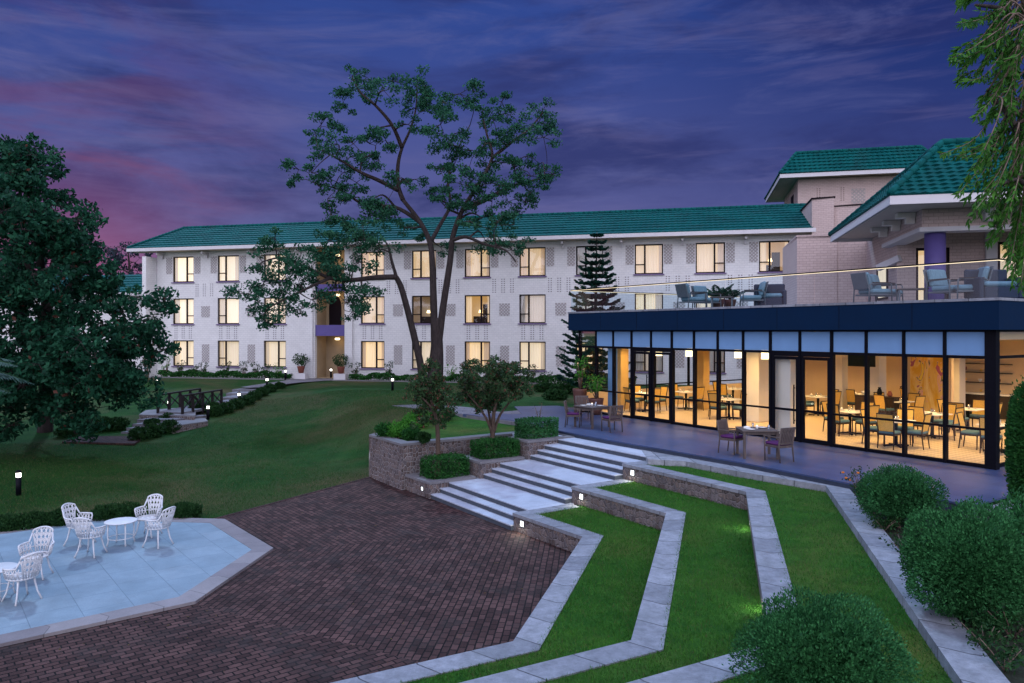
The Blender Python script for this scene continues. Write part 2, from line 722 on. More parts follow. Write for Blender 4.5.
M["white_paint"] = mat_plain("white_paint", (.55, .52, .53), .6, .05, 3, .05)
M["soffit"] = mat_plain("soffit_board", (.44, .38, .33), .8, .12, 2, .1, 30, mapping=(1, 8, 8))
M["purple"] = mat_plain("purple_paint", (.10, .075, .23), .55, .08, 2, .05)
M["lattice_hole_shade"] = mat_plain("lattice_shadow", (.33, .30, .285), .9, .1)
M["wframe"] = mat_plain("window_frame_brown", (.010, .006, .009), .65, .1, spec=.08)
M["sill"] = mat_plain("sill_plum", (.17, .12, .22), .6, .1)
M["black_metal"] = mat_plain("black_metal", (.004, .004, .007), .5, .15, 8, .03, spec=.08)
M["navy"] = mat_plain("navy_cladding", (.0022, .015, .044), .8, .08, 1.5, .03, 20, spec=.1)
M["transom"] = mat_plain("frosted_transom", (.17, .31, .52), .35, .05, 2, 0)
M["glass"] = mat_glass("clear_glass")
M["rail_glass"] = mat_glass("balustrade_glass", (.84, .93, .97), .03)
M["room_glass"] = mat_glass("hotel_window_glass", (.96, .96, .96), .05)
M["dark_wood"] = mat_plain("dark_wood", (.035, .020, .015), .45, .25, 4, .1, 40, mapping=(6, 6, 1))
M["grey_wood"] = mat_plain("weathered_wood", (.095, .072, .064), .55, .25, 4, .1, 40, mapping=(6, 6, 1))
M["bridge_wood"] = mat_plain("dark_bridge_timber", (.016, .012, .013), .7, .25, 4, .1, 40)
M["honey_wood"] = mat_plain("honey_wood", (.30, .17, .07), .45, .2, 4, .1, 40, mapping=(6, 6, 1))
M["woven"] = mat_plain("woven_cane", (.72, .44, .10), .6, .15, 30, .4, 120)
M["teal_cushion"] = mat_plain("teal_cushion", (.08, .16, .20), .85, .1, 8, .2, 90)
M["purple_cushion"] = mat_plain("purple_cushion", (.085, .018, .095), .85, .1, 8, .2, 90)
M["cloth"] = mat_plain("white_linen", (.80, .78, .74), .8, .04, 6, .1, 90)
M["white_metal"] = mat_plain("white_cast_metal", (.62, .62, .63), .45, .05, 10, .1, 60)
M["blue_cushion"] = mat_plain("striped_blue_cushion", (.13, .21, .25), .85, .25, 9, .15, 60, mapping=(8, .5, .5))
M["rattan"] = mat_plain("dark_rattan", (.02, .028, .045), .6, .2, 20, .5, 120)
M["grey_metal"] = mat_plain("grey_metal", (.10, .11, .12), .4, .1, 10, .03)
M["terracotta"] = mat_plain("brown_pot_glaze", (.10, .045, .035), .5, .2, 5, .1)
M["clay"] = mat_plain("red_clay", (.22, .07, .05), .8, .2, 5, .1)
M["bark"] = mat_plain("bark", (.075, .058, .056), .9, .35, 5, .9, 14, mapping=(3, 3, .7))
M["bark_pale"] = mat_plain("pale_bark", (.16, .11, .085), .9, .35, 6, .8, 30, mapping=(3, 3, .7))
M["soil"] = mat_plain("bed_soil", (.022, .026, .016), .95, .4, 3, .8, 25)
M["leaf_big"] = mat_leaf("dark_broadleaf", (.003, .024, .014), (.024, .115, .056), .55, .25, (.08, .03, .02), .012)
M["leaf_centre"] = mat_leaf("centre_tree_leaf", (.006, .042, .022), (.042, .155, .078), .5, .3)
M["leaf_conifer"] = mat_leaf("conifer_needle", (.003, .024, .017), (.016, .070, .046), .6, .05)
M["leaf_hedge"] = mat_leaf("hedge_leaf", (.006, .042, .009), (.042, .165, .034), .4, .25)
M["leaf_small"] = mat_leaf("small_tree_leaf", (.011, .034, .012), (.060, .115, .042), .45, .2, (.14, .05, .035), .10)
M["leaf_ball"] = mat_leaf("clipped_shrub_leaf", (.005, .036, .009), (.066, .25, .078), .4, .25)
M["leaf_bright"] = mat_leaf("bright_shrub_leaf", (.025, .12, .015), (.09, .30, .035), .45, .25)
M["leaf_low"] = mat_leaf("low_bush_leaf", (.006, .028, .008), (.030, .085, .022), .5, .15)
M["leaf_willow"] = mat_leaf("drooping_leaf", (.018, .078, .012), (.085, .235, .030), .45, .3)
M["leaf_palm"] = mat_leaf("palm_leaf", (.010, .032, .018), (.04, .085, .05), .45, .2)
M["leaf_far"] = mat_leaf("hazy_far_tree_leaf", (.016, .024, .032), (.050, .062, .076), .6, .1)  # mist of the distance is mixed into the leaf colour
M["orange_flower"] = mat_plain("orange_flower", (.75, .22, .02), .6, .1)
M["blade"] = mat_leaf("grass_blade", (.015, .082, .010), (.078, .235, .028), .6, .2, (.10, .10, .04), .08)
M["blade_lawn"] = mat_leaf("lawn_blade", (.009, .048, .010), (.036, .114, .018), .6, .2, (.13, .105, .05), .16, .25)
M["lamp_white"] = mat_emit("lamp_lens", (1.0, .95, .86), 7.0)
M["recess_white"] = mat_emit("recess_lens", (.92, .96, 1.0), 3.5)
M["shade"] = mat_emit("pendant_shade", (1.0, .80, .46), 3.2)
M["led"] = mat_emit("led_strip", (1.0, .82, .55), 1.6)
M["ceramic"] = mat_plain("white_ceramic", (.82, .80, .76), .25, .03, 5, 0)
M["tumbler"] = mat_glass("tumbler_glass", (.9, .93, .95), .2)

# ------------------------------------------------------------------ levels
ZP = -1.54                     # brick plaza
LV = [None, -1.12, -.70, -.28, -.14]   # terrace levels 1-3 and the strip beside the deck
RS = .14


def sstep(t):
    t = np.clip(t, 0, 1)
    return t * t * (3 - 2 * t)


def terrain(x, y):
    x = np.asarray(x, float)
    y = np.asarray(y, float)
    k = sstep((x + 15) / 12.0)
    y0 = 29.5 + (25.8 - 29.5) * k
    y1 = 53.0 + (31.5 - 53.0) * k
    z = -1.585 + 1.55 * sstep((y - y0) / (y1 - y0))
    z += .03 * np.sin(x * .35 + 1) * np.sin(y * .27) * sstep((y - y0) / 3) * (z < -.08)
    return z


# main lawn and the ground to the horizon: one sheet
def ground_sheet():
    xs = np.concatenate([[-900, -400, -150, -80, -55], np.arange(-45, 30.1, 1.0), [40, 60, 100, 200, 500, 900]])
    ys = np.concatenate([[-300, -80, -20, -5], np.arange(0, 62, 1.0), [66, 75, 90, 120, 200, 500, 1500]])
    XX, YY = np.meshgrid(xs, ys)
    ZZ = terrain(XX, YY)
    m = MB()
    vs = [(XX[j, i], YY[j, i], ZZ[j, i]) for j in range(len(ys)) for i in range(len(xs))]
    w = len(xs)
    fs = [(j * w + i, j * w + i + 1, (j + 1) * w + i + 1, (j + 1) * w + i) for j in range(len(ys) - 1) for i in range(len(xs) - 1)]
    m.add(vs, fs, True)
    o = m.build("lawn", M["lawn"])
    tag(o, "dark green lawn rising gently towards the white hotel", None, None, "structure")


ground_sheet()


def xy(v):
    return Vector((v[0], v[1]))


def offset_line(pts, d):
    """Offset an open polyline to its left by d with mitred corners."""
    pts = [xy(p) for p in pts]
    out = []
    for i, p in enumerate(pts):
        ns = []
        if i > 0:
            t = (p - pts[i - 1]).normalized()
            ns.append(Vector((-t.y, t.x)))
        if i < len(pts) - 1:
            t = (pts[i + 1] - p).normalized()
            ns.append(Vector((-t.y, t.x)))
        n = sum(ns, Vector((0, 0))).normalized()
        out.append(p + n * (d / max(.3, n.dot(ns[0]))))
    return out


def ribbon(m, a, b, z0, z1):
    """Slab between two matching polylines a and b, uv along the length."""
    s = 0.0
    for i in range(len(a) - 1):
        l = (a[i + 1] - a[i]).length
        w = (b[i] - a[i]).length
        A0, A1, B0, B1 = a[i], a[i + 1], b[i], b[i + 1]
        vs = [(*A0, z1), (*A1, z1), (*B1, z1), (*B0, z1), (*A0, z0), (*A1, z0), (*B1, z0), (*B0, z0)]
        uvt = [(s, .2), (s + l, .2), (s + l, .2 + w), (s, .2 + w)]
        h = z1 - z0
        side = [(s, .3), (s + l, .3), (s + l, .3 + h), (s, .3 + h)]
        fs = [(0, 1, 2, 3), (4, 5, 1, 0), (3, 2, 6, 7)]
        uvs = [uvt, side, side]
        if i == 0:
            fs.append((4, 0, 3, 7)); uvs.append([(0, .2), (0, .3), (.3, .3), (.3, .2)])
        if i == len(a) - 2:
            fs.append((1, 5, 6, 2)); uvs.append([(0, .2), (0, .3), (.3, .3), (.3, .2)])
        m.add(vs, fs, False, uvs)
        s += l


# ------------------------------------------------------------------ stair frame and terrace lines
O2 = Vector((-2.40, 21.70))
EF = Vector((.557, -.8305)).normalized()     # along the treads, to the right
ES = Vector((.8305, .557)).normalized()      # up the stairs
D2 = Vector((-.2675, -.9636)).normalized()
D3 = Vector((-.877, -.480)).normalized()


def ST(s, f, z=0.0):
    p = O2 + ES * s + EF * f
    return Vector((p.x, p.y, z))


W = {}
for k, (p0, p1, p2) in {1: ((512.5, 513.5), (582.5, 537.5), (513, 642.5)),
                        2: ((571, 487), (666, 514), (631, 641.5)),
                        3: ((622, 464), (746, 492.5), (769.8, 644))}.items():
    a, b, c = (xy(P(*p0, LV[k])), xy(P(*p1, LV[k])), xy(P(*p2, LV[k])))
    W[k] = [a, b, c, c + D3 * 14]
a, b = xy(P(826, 486, LV[4])), xy(P(956, 683, LV[4]))
W[4] = [a - EF * 6.5, a, a + D2 * 13.5, a + D2 * 13.5 + D3 * 14]
CW = .43
# the brick plaza, cut into sectors like the facets of an octagon; bricks run with each sector
PC = Vector((-9.55, 15.55))     # centre of the pale pad
pad_dirs = [R(-51 - 45 * i) for i in range(8)]
side = 3.35


def octagon(apothem):
    r = apothem / math.cos(math.pi / 8)
    out = []
    for i in range(8):
        # vertex i lies between side i-1 and side i
        an = R(-51 - 45 * i) + math.pi / 2 + R(22.5)
        out.append(PC + Vector((math.cos(an), math.sin(an))) * r)
    return out


AP = 4.02
pad_in, pad_out = octagon(AP - .42), octagon(AP)


def build_plaza():
    m = MB()
    big = octagon(16)
    pl_l = P(205, 520, ZP)
    for i in range(8):
        j = (i + 1) % 8
        a, b = pad_out[i], pad_out[j]
        c, d = big[j], big[i]
        th = R(-51 - 45 * i)
        t = Vector((math.cos(th), math.sin(th)))
        n = Vector((-t.y, t.x))
        off = i * .37
        poly = [a, b, c, d]
        uv = [((p - PC).dot(t) + off, (p - PC).dot(n) + off) for p in poly]
        m.add([(*p, ZP) for p in poly], [(0, 1, 2, 3)], False, [uv])
    return m


# plaza outline clipped: keep only the part on the viewer's side of the lawn edge
def clip_poly(poly, p, n):
    """keep side where (x-p).n >= 0; poly: list of (xy, uv)"""
    out = []
    for i in range(len(poly)):
        a, b = poly[i], poly[(i + 1) % len(poly)]
        da, db = (a[0] - p).dot(n), (b[0] - p).dot(n)
        if da >= 0:
            out.append(a)
        if (da >= 0) != (db >= 0):
            k = da / (da - db)
            out.append((a[0] + (b[0] - a[0]) * k, a[1] + (b[1] - a[1]) * k))
    return out


L0, L1 = xy(P(205, 521, ZP)), xy(P(369, 477, ZP))
ld = (L1 - L0).normalized()
ln = Vector((ld.y, -ld.x))


def plaza():
    m = MB()
    big = octagon(15.2)
    for i in range(8):
        j = (i + 1) % 8
        th = R(-51 - 45 * i)
        t = Vector((math.cos(th), math.sin(th)))
        n = Vector((-t.y, t.x))
        poly = [(p, Vector(((p - PC).dot(t) + i * .37, (p - PC).dot(n) + i * .29))) for p in (pad_out[i], pad_out[j], big[j], big[i])]
        poly = clip_poly(poly, L0, ln)
        if len(poly) < 3:
            continue
        poly = clip_poly(poly, L1, Vector((.12, -.99)))       # nothing beyond the planter wall
        if len(poly) < 3:
            continue
        A = sum(poly[q][0].x * poly[(q + 1) % len(poly)][0].y - poly[(q + 1) % len(poly)][0].x * poly[q][0].y for q in range(len(poly)))
        if A < 0:
            poly = poly[::-1]
        nn = len(poly)
        m.add([(*p[0], ZP) for p in poly], [tuple(range(nn))], False, [[tuple(p[1]) for p in poly]])
    o = m.build("brick_plaza", M["paver"])
    tag(o, "dark purple brown brick paving of the plaza", None, None, "structure")
    # small kerb lip along the lawn edge
    e = MB()
    a = [L0 - ld * .2, L1]
    ribbon(e, [p + ln * .10 for p in a], a, ZP - .1, ZP + .012)
    o = e.build("plaza_edge", M["paver"])
    tag(o, "thin brick edging between plaza and lawn", None, None, "structure")


plaza()


def pad():
    m = MB()
    m.prism(pad_in, ZP - .05, ZP + .05)
    o = m.build("pale_patio", M["pad"], None, uvrot=R(-51))
    tag(o, "pale blue white octagonal tiled patio", None, None, "structure")
    m = MB()
    ribbon(m, pad_out + [pad_out[0]], pad_in + [pad_in[0]], ZP - .05, ZP + .056)
    o = m.build("patio_border", M["pad_edge"])
    tag(o, "greyish pink stone border round the octagonal patio", None, None, "structure")


pad()

# ------------------------------------------------------------------ terrace walls
blade_jobs = []


def recess_light(wall, pos, n, glow=True, size=.13):
    """Square lit lens set in a wall; n is the outward horizontal normal."""
    t = Vector((-n.y, n.x, 0))
    up = Vector((0, 0, 1))
    h = size / 2
    m = MB()
    a = pos + n * .004
    # frame as four bars
    for s in (-1, 1):
        m.bar(a + t * s * (h + .008) - up * (h + .016), a + t * s * (h + .008) + up * (h + .016), .016, .024)
        m.bar(a - t * h + up * s * (h + .008), a + t * h + up * s * (h + .008), .024, .016)
    f = m.build("recessed_light", M["grey_metal"], wall)
    m = MB()
    b = pos + n * .006
    m.quad(b - t * h - up * h, b + t * h - up * h, b + t * h + up * h, b - t * h + up * h)
    m.build("lens", M["recess_white"], f)
    if glow:
        d = bpy.data.lights.new("recessed_lamp", "AREA")
        d.energy = 4.5
        d.size = size
        d.color = (1.0, .97, .82)
        o = bpy.data.objects.new("recessed_lamp", d)
        col.objects.link(o)
        o.parent = f
        inv = WM[f.name].inverted()
        o.location = inv @ (pos + n * .03)
        o.rotation_euler = (inv.to_3x3() @ (-n + up * 1.1)).to_track_quat("Z", "Y").to_euler()


labels_w = {1: "lowest terrace retaining wall of brown rubble stone edging the brick plaza",
            2: "middle terrace retaining wall of brown rubble stone with zigzag slab coping",
            3: "highest terrace retaining wall of brown rubble stone nearest the restaurant deck"}
for k in (1, 2, 3):
    a = W[k]
    zlow = ZP if k == 1 else LV[k - 1]
    z0, z1 = zlow - .12, LV[k] - .06
    root = thing("retaining_wall", labels_w[k], "wall", (*a[0], zlow), 0, "terrace retaining walls")
    m = MB()
    ribbon(m, offset_line(a, .03), offset_line(a, CW - .03), z0, z1)
    m.build("wall_body", M["stone_dark"], root)
    m = MB()
    out = offset_line(a, CW)
    ribbon(m, a, out, z1, LV[k] + .02)
    # return strip that closes the lawn against the stairs
    end = a[0] + ES * (1.80 if k < 3 else 1.45)
    st_a, st_b = [a[0] + EF * .0, end], None
    ribbon(m, [out[0] + ES * 0, end + EF * .0], [out[0] + EF * .44, end + EF * .44], LV[k] - .1, LV[k] + .016)
    m.build("coping", M["coping"], root)
    d1_ = (a[1] - a[0]).normalized()
    n1 = Vector((d1_.y, -d1_.x, 0))
    lp = a[0] + d1_ * (.40 if k > 1 else .36)
    recess_light(root, Vector((*lp, (zlow + LV[k]) / 2 + .03)) - n1 * .03, n1)
    if k in (2, 3):
        n2 = Vector((D2.y, -D2.x, 0))
        if k == 3:
            q = a[1] + D2 * 1.75
            recess_light(root, Vector((*q, LV[2] + .2)) - n2 * .03, n2)
            q = a[1] + D2 * 6.3
            recess_light(root, Vector((*q, LV[2] + .2)) - n2 * .03, n2)
        else:
            q = a[1] + D2 * 6.75
            recess_light(root, Vector((*q, LV[1] + .2)) - n2 * .03, n2)

# strip beside the deck and the long straight coping on the right
st_poly = [xy(P(645, 462, LV[4])), W[4][1]]
root = thing("garden_kerb", "long straight pale stone kerb between top grass terrace and planted bed", "kerb", (*W[4][1], LV[4]))
m = MB()
kl = [W[4][1], W[4][2], W[4][3]]
w4o = offset_line(kl, .46)
ribbon(m, kl, w4o, LV[4] - .25, LV[4] + .012)
m.build("coping", M["coping"], root)
root2 = thing("garden_kerb", "narrow pale stone kerb along the foot of the restaurant deck", "kerb", (*W[4][0], LV[4]))
m = MB()
p = [xy(P(648, 459.5, LV[4])), xy(P(685, 461.5, LV[4])), xy(P(740, 472, LV[4])), W[4][1], w4o[0]]
deckline = [xy(P(640, 448, LV[4])), xy(P(740, 466.6, LV[4])), xy(P(851, 488, LV[4]))]
m.prism([*p, deckline[2], deckline[1], deckline[0]], LV[4] - .2, LV[4] + .010)
m.build("coping", M["coping"], root2)


# terrace lawns with real blades
def tri_area_sample(poly_tris, n):
    tr = np.array([[(*p,) for p in t] for t in poly_tris])
    ar = .5 * np.abs((tr[:, 1, 0] - tr[:, 0, 0]) * (tr[:, 2, 1] - tr[:, 0, 1]) - (tr[:, 2, 0] - tr[:, 0, 0]) * (tr[:, 1, 1] - tr[:, 0, 1]))
    idx = RNG.choice(len(tr), n, p=ar / ar.sum())
    r1, r2 = RNG.random((2, n))
    s = np.sqrt(r1)
    return (1 - s)[:, None] * tr[idx, 0] + (s * (1 - r2))[:, None] * tr[idx, 1] + (s * r2)[:, None] * tr[idx, 2], ar.sum()


blade_pts = []
for k in (1, 2, 3):
    inn = offset_line(W[k], CW - .02)
    if k < 3:
        outl = offset_line(W[k + 1], .05)
    else:
        outl = [xy(P(685, 461.5, LV[4])), *W[4][1:]]
        outl = [outl[0]] + outl[1:]
    inn[0] = inn[0] + EF * .40
    if k < 3:
        outl[0] = outl[0] + EF * .40
    m = MB()
    tris = []
    for i in range(3):
        a, b, c, d = inn[i], inn[i + 1], outl[i + 1], outl[i]
        m.add([(*a, LV[k]), (*b, LV[k]), (*c, LV[k]), (*d, LV[k])], [(0, 1, 2, 3)])
        if i == 2:
            b, c = a + (b - a) * .42, d + (c - d) * .42
        e_ = (inn[0] - outl[0]).normalized() * .05
        tris += [(a + e_, b + e_, c - e_ * .6), (a + e_, c - e_ * .6, d - e_ * .6)]
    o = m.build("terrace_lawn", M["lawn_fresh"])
    tag(o, ["", "lowest grass terrace beside the brick plaza", "middle grass terrace between two slab copings", "top grass terrace below the restaurant deck"][k], None, None, "structure")
    # the base under the terrace
    pts, area = tri_area_sample(tris, 46000)
    blade_pts.append(np.column_stack([pts, np.full(len(pts), LV[k])]))


def blades(pts, h=.045, name="grass", lab="", mt="blade"):
    n = len(pts)
    lean = RNG.normal(size=(n, 2)) * .022
    hh = h * RNG.uniform(.5, 1.4, n)
    an = RNG.uniform(0, 2 * np.pi, n)
    wv = np.column_stack([np.cos(an), np.sin(an), np.zeros(n)]) * .0045
    tip = pts + np.column_stack([lean, hh])
    v = np.stack([pts - wv, pts + wv, tip], axis=1).reshape(-1, 3)
    o = np_mesh(name, v, 3, M[mt])
    tag(o, lab, None, None, "stuff")


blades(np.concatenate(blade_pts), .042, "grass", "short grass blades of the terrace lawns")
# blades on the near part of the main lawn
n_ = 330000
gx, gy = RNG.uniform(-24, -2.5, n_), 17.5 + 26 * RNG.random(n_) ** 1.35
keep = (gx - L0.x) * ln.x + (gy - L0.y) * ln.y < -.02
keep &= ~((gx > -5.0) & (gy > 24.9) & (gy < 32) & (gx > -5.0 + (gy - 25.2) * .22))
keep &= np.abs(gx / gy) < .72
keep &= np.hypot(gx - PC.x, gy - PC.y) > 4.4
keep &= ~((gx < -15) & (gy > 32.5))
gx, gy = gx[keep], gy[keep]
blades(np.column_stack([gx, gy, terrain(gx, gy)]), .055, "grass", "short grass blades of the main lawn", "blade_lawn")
# a few fallen leaves on the paving
n_ = 420
fx, fy = RNG.uniform(-8, 3, n_), RNG.uniform(9, 24, n_)
sel = ((fx - L0.x) * ln.x + (fy - L0.y) * ln.y > .1) & ((fx - O2.x) * ES.x + (fy - O2.y) * ES.y < -.2) & (np.hypot(fx - PC.x, fy - PC.y) > 4.3)
w1 = W[1]
sel &= ((fx - w1[1].x) * -D2.y + (fy - w1[1].y) * D2.x < -.05) & ((fx - w1[2].x) * -D3.y + (fy - w1[2].y) * D3.x < -.05)
fp = np.column_stack([fx, fy, np.full(n_, ZP + .008)])[sel]
lf_ = leaf_quads(fp, .055, .55)
lf_[:, 2] = ZP + .004 + np.abs(lf_[:, 2] - ZP) * .15
M["fallen"] = mat_leaf("fallen_leaf", (.05, .03, .012), (.20, .13, .04))
o = np_mesh("fallen_leaves", lf_, 4, M["fallen"])
tag(o, "scattered fallen leaves on the brick plaza", None, None, "stuff")

# ------------------------------------------------------------------ the wide stone steps
stair = thing("stone_steps", "wide pale stone steps with landings climbing from plaza to deck", "steps", ST(0, 2, ZP))
fronts = [.14, .44, .74, 1.90, 2.20, 2.50, 3.64, 3.92, 4.20, 4.75]
rends = [4.05, 4.05, 4.05, 4.05, 4.05, 4.05, 4.05, 4.05, 4.05, 4.5]
lefts = [0, 0, 0, .25, .3, .3, .55, .6, .6, 1.0]
# right ends must stop at the wall corners
wcf = {k: ((W[k][0] - O2).dot(ES), (W[k][0] - O2).dot(EF)) for k in (1, 2, 3)}
for i, s in enumerate(fronts):
    zt = ZP + RS * (i + 1)
    s2 = fronts[i + 1] if i < 9 else 5.62
    k = min(3, i // 3 + 1)
    fr_ = wcf[k][1] + (.0 if s2 < wcf[k][0] + .5 or i % 3 != 2 else .0)
    if i == 9:
        fr_ = 4.55
    fl = -1.2
    r = MB()
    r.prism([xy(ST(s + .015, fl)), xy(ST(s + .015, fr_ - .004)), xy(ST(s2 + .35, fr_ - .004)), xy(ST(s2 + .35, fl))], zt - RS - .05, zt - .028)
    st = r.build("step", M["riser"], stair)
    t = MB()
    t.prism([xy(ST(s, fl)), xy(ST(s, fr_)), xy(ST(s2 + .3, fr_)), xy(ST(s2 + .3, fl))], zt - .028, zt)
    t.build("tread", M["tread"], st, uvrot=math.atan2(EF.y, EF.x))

# ------------------------------------------------------------------ planters on the left of the steps
EFn = EF


def planter(name, label, top_poly, z_base, z_top, mat_body, soil_in=.30, kerb=True):
    """Hollow box of masonry: body, coping ring and soil."""
    c = sum((xy(p) for p in top_poly), Vector((0, 0))) / len(top_poly)
    root = thing(name, label, "planter", (*c, z_base))
    poly = [xy(p) for p in top_poly]
    A = sum(poly[q].x * poly[(q + 1) % len(poly)].y - poly[(q + 1) % len(poly)].x * poly[q].y for q in range(len(poly)))
    if A < 0:
        poly = poly[::-1]
    cl = poly + [poly[0], poly[1]]
    inn = offset_line(cl, soil_in)
    inn = [inn[-2]] + inn[1:-1]
    inn = inn[:len(poly)]
    inn = inn + [inn[0]]
    pc = poly + [poly[0]]
    m = MB()
    o2 = offset_line(cl, .025)
    o2 = [o2[-2]] + o2[1:len(poly)]
    o2 = o2 + [o2[0]]
    ribbon(m, o2, inn, z_base - .1, z_top - .07)
    m.build("wall_body", mat_body, root)
    m = MB()
    ribbon(m, pc, inn, z_top - .07, z_top)
    m.build("coping", M["coping_dark"], root)
    m = MB()
    m.add([(*p, z_top - .10) for p in inn[:-1]], [tuple(range(len(poly)))])
    m.build("soil", M["soil"], root)
    return root, inn[:-1]


# corners taken on the coping tops
zU, zM, zA = -.10, -.60, -1.05
u0, u1 = P(369, 434.5, zU), P(401.5, 444, zU)
p1f = P(429, 482.5, zA)
p1a = P(403, 473.5, zA)
p1r = xy(p1f) + ES * 1.62
# planter 1 (lowest)
pl1 = [xy(p1a), xy(p1f), p1r, p1r - EF * 1.5]
r1, in1 = planter("stone_planter", "lowest stepped stone planter with a clipped hedge and slim tree", pl1, ZP, zA, M["stone"])
recess_light(r1, Vector((*(xy(p1a) * .25 + xy(p1f) * .75), -1.30)), Vector(((p1f - p1a).y, -(p1f - p1a).x, 0)).normalized(), False, .10)
p2f = xy(P(480, 462, zM))
pl2 = [p2f, p2f + ES * 1.66, p2f + ES * 1.66 - EF * 1.35, p2f - EF * 1.35]
r2, in2 = planter("stone_planter", "middle stepped stone planter with hedge round a bushy tree", pl2, LV[1], zM, M["stone"])
p3f = xy(P(527.5, 441, zU))
pl3 = [p3f, p3f + ES * 2.15, p3f + ES * 2.15 - EF * 1.15, p3f - EF * 1.15]
r3, in3 = planter("stone_planter", "highest stepped stone planter with a box hedge next to the deck", pl3, LV[2], zU, M["stone"])
# retaining wall behind planters 1 and 2, with the upper lawn on top
upw = thing("retaining_wall", "tall pale mortared rubble wall holding the small upper lawn", "wall", (*xy(u0), ZP))
upl = [xy(u0), xy(u1), xy(P(512, 433.5, zU)), p3f + ES * .2 - EF * 1.1]
m = MB()
ribbon(m, offset_line(upl, .025), offset_line(upl, .36), ZP - .1, zU - .07)
m.build("wall_body", M["stone"], upw)
m = MB()
ribbon(m, upl, offset_line(upl, .40), zU - .07, zU + .003)
m.build("coping", M["coping_dark"], upw)
# left return of the upper wall, running back into the slope
m = MB()
lf = [xy(u0) + Vector((.8, 3.6)), xy(u0)]
ribbon(m, lf, offset_line(lf, .36), ZP - .1, zU - .004)
m.build("side_wall", M["stone"], upw)
up_in = offset_line(upl, .38)
upper = [up_in[0], up_in[1], up_in[2], up_in[3], xy(P(560, 428, -.12)), xy(P(470, 412, -.12)), xy(P(400, 408.5, -.12)), xy(u0) + Vector((.9, 3.6))]
m = MB()
m.poly([(*p, zU - .05) for p in upper])
o = m.build("upper_lawn", M["lawn_fresh"])
tag(o, "small flat upper lawn behind the stone planters", None, None, "structure")

# path joining the deck to the hotel side
m = MB()
pp = [P(392, 405.5, -.02), P(450, 412.5, -.02), P(497, 419.5, -.02), P(575, 431, -.02), P(600, 408, -.02), P(560, 407, -.02), P(500, 412, -.02), P(470, 407.5, -.02), P(430, 404, -.02)]
m.prism([xy(p) for p in pp], -.2, -.012)
o = m.build("path", M["path"])
tag(o, "grey stone path leading off the deck to the left", None, None, "structure")
m = MB()
a, b = P(463, 416.0, .0), P(560, 431, .0)
m.prism([xy(P(463, 414, 0)), xy(P(512, 420.5, 0)), xy(P(560, 429, 0)), xy(P(575, 424, 0)), xy(P(520, 414, 0))], -.1, .004)
o = m.build("path_step", M["deck"])
tag(o, "broad dark step where the path meets the deck", None, None, "structure")

# ------------------------------------------------------------------ restaurant frame and deck
G0 = xy(P(580, 411.1, 0))
G1 = xy(P(990, 468.9, 0))
eg = (G1 - G0).normalized()
ew = Vector((-eg.y, eg.x))
if ew.x < 0:
    ew = -ew
GL = (G1 - G0).length
RZ = math.atan2(eg.y, eg.x)


def RL(g, w, z=0.0):
    p = G0 + eg * g + ew * w
    return Vector((p.x, p.y, z))


m = MB()
deck = [xy(P(535, 426.2, 0)), xy(P(565, 431.6, 0)), xy(P(610, 440, 0)), xy(P(740, 462, 0)), xy(P(851, 483.5, 0)), xy(RL(17.6, -4.45)), xy(RL(17.6, .6)), xy(RL(-2.4, .6)), xy(RL(-3.2, -1.2))]
m.prism(deck, -.035, 0)
o = m.build("deck", M["deck"], None, uvrot=RZ)
tag(o, "dark polished stone deck in front of the restaurant", None, None, "structure")
m = MB()
fl = [xy(P(535, 426.2, 0)), xy(P(565, 431.6, 0)), xy(P(610, 440, 0)), xy(P(740, 462, 0)), xy(P(851, 483.5, 0)), xy(RL(17.6, -4.45))]
ribbon(m, offset_line(fl, .02), offset_line(fl, .4), -.5, -.036)
o = m.build("deck_edge", M["fascia"])
tag(o, "dark riser along the front edge of the deck", None, None, "structure")
# planted bed right of the long kerb
m = MB()
k0 = w4o
bed = [k0[0], k0[1], k0[1] + Vector((9, 0)), xy(RL(19.5, -4.2)), xy(RL(17.4, -4.3)), xy(P(851, 487, -.2))]
m.poly([(*p, -.19) for p in bed])
o = m.build("planted_bed", M["soil"])
tag(o, "dark soil bed with clipped shrubs beside the kerb", None, None, "structure")

# ------------------------------------------------------------------ roofs of teal pan tiles
def mat_tile():
    t = NT("teal_roof_tile")
    g = t.n("ShaderNodeNewGeometry")
    f = t.noise(.5, 4, .6)
    k = t.math("ADD", t.math("MULTIPLY", t.rng(f, .3, .7), .5), t.math("MULTIPLY", t.rng(t.noise(3.3, 3), .3, .7), .5))
    cc = t.mix(k, (.0012, .040, .041), (.004, .102, .095))
    dirt = t.noise(1.0, 5, .6, None, 0, (.8, .8, .25))
    cc = t.mix(t.math("MULTIPLY", t.rng(dirt, .5, .7), .45), cc, (.012, .040, .040))
    t.princ(cc, .65, 0, .06, t.bump(t.noise(30, 3), .15, .01))
    return t.m


M["tile"] = mat_tile()


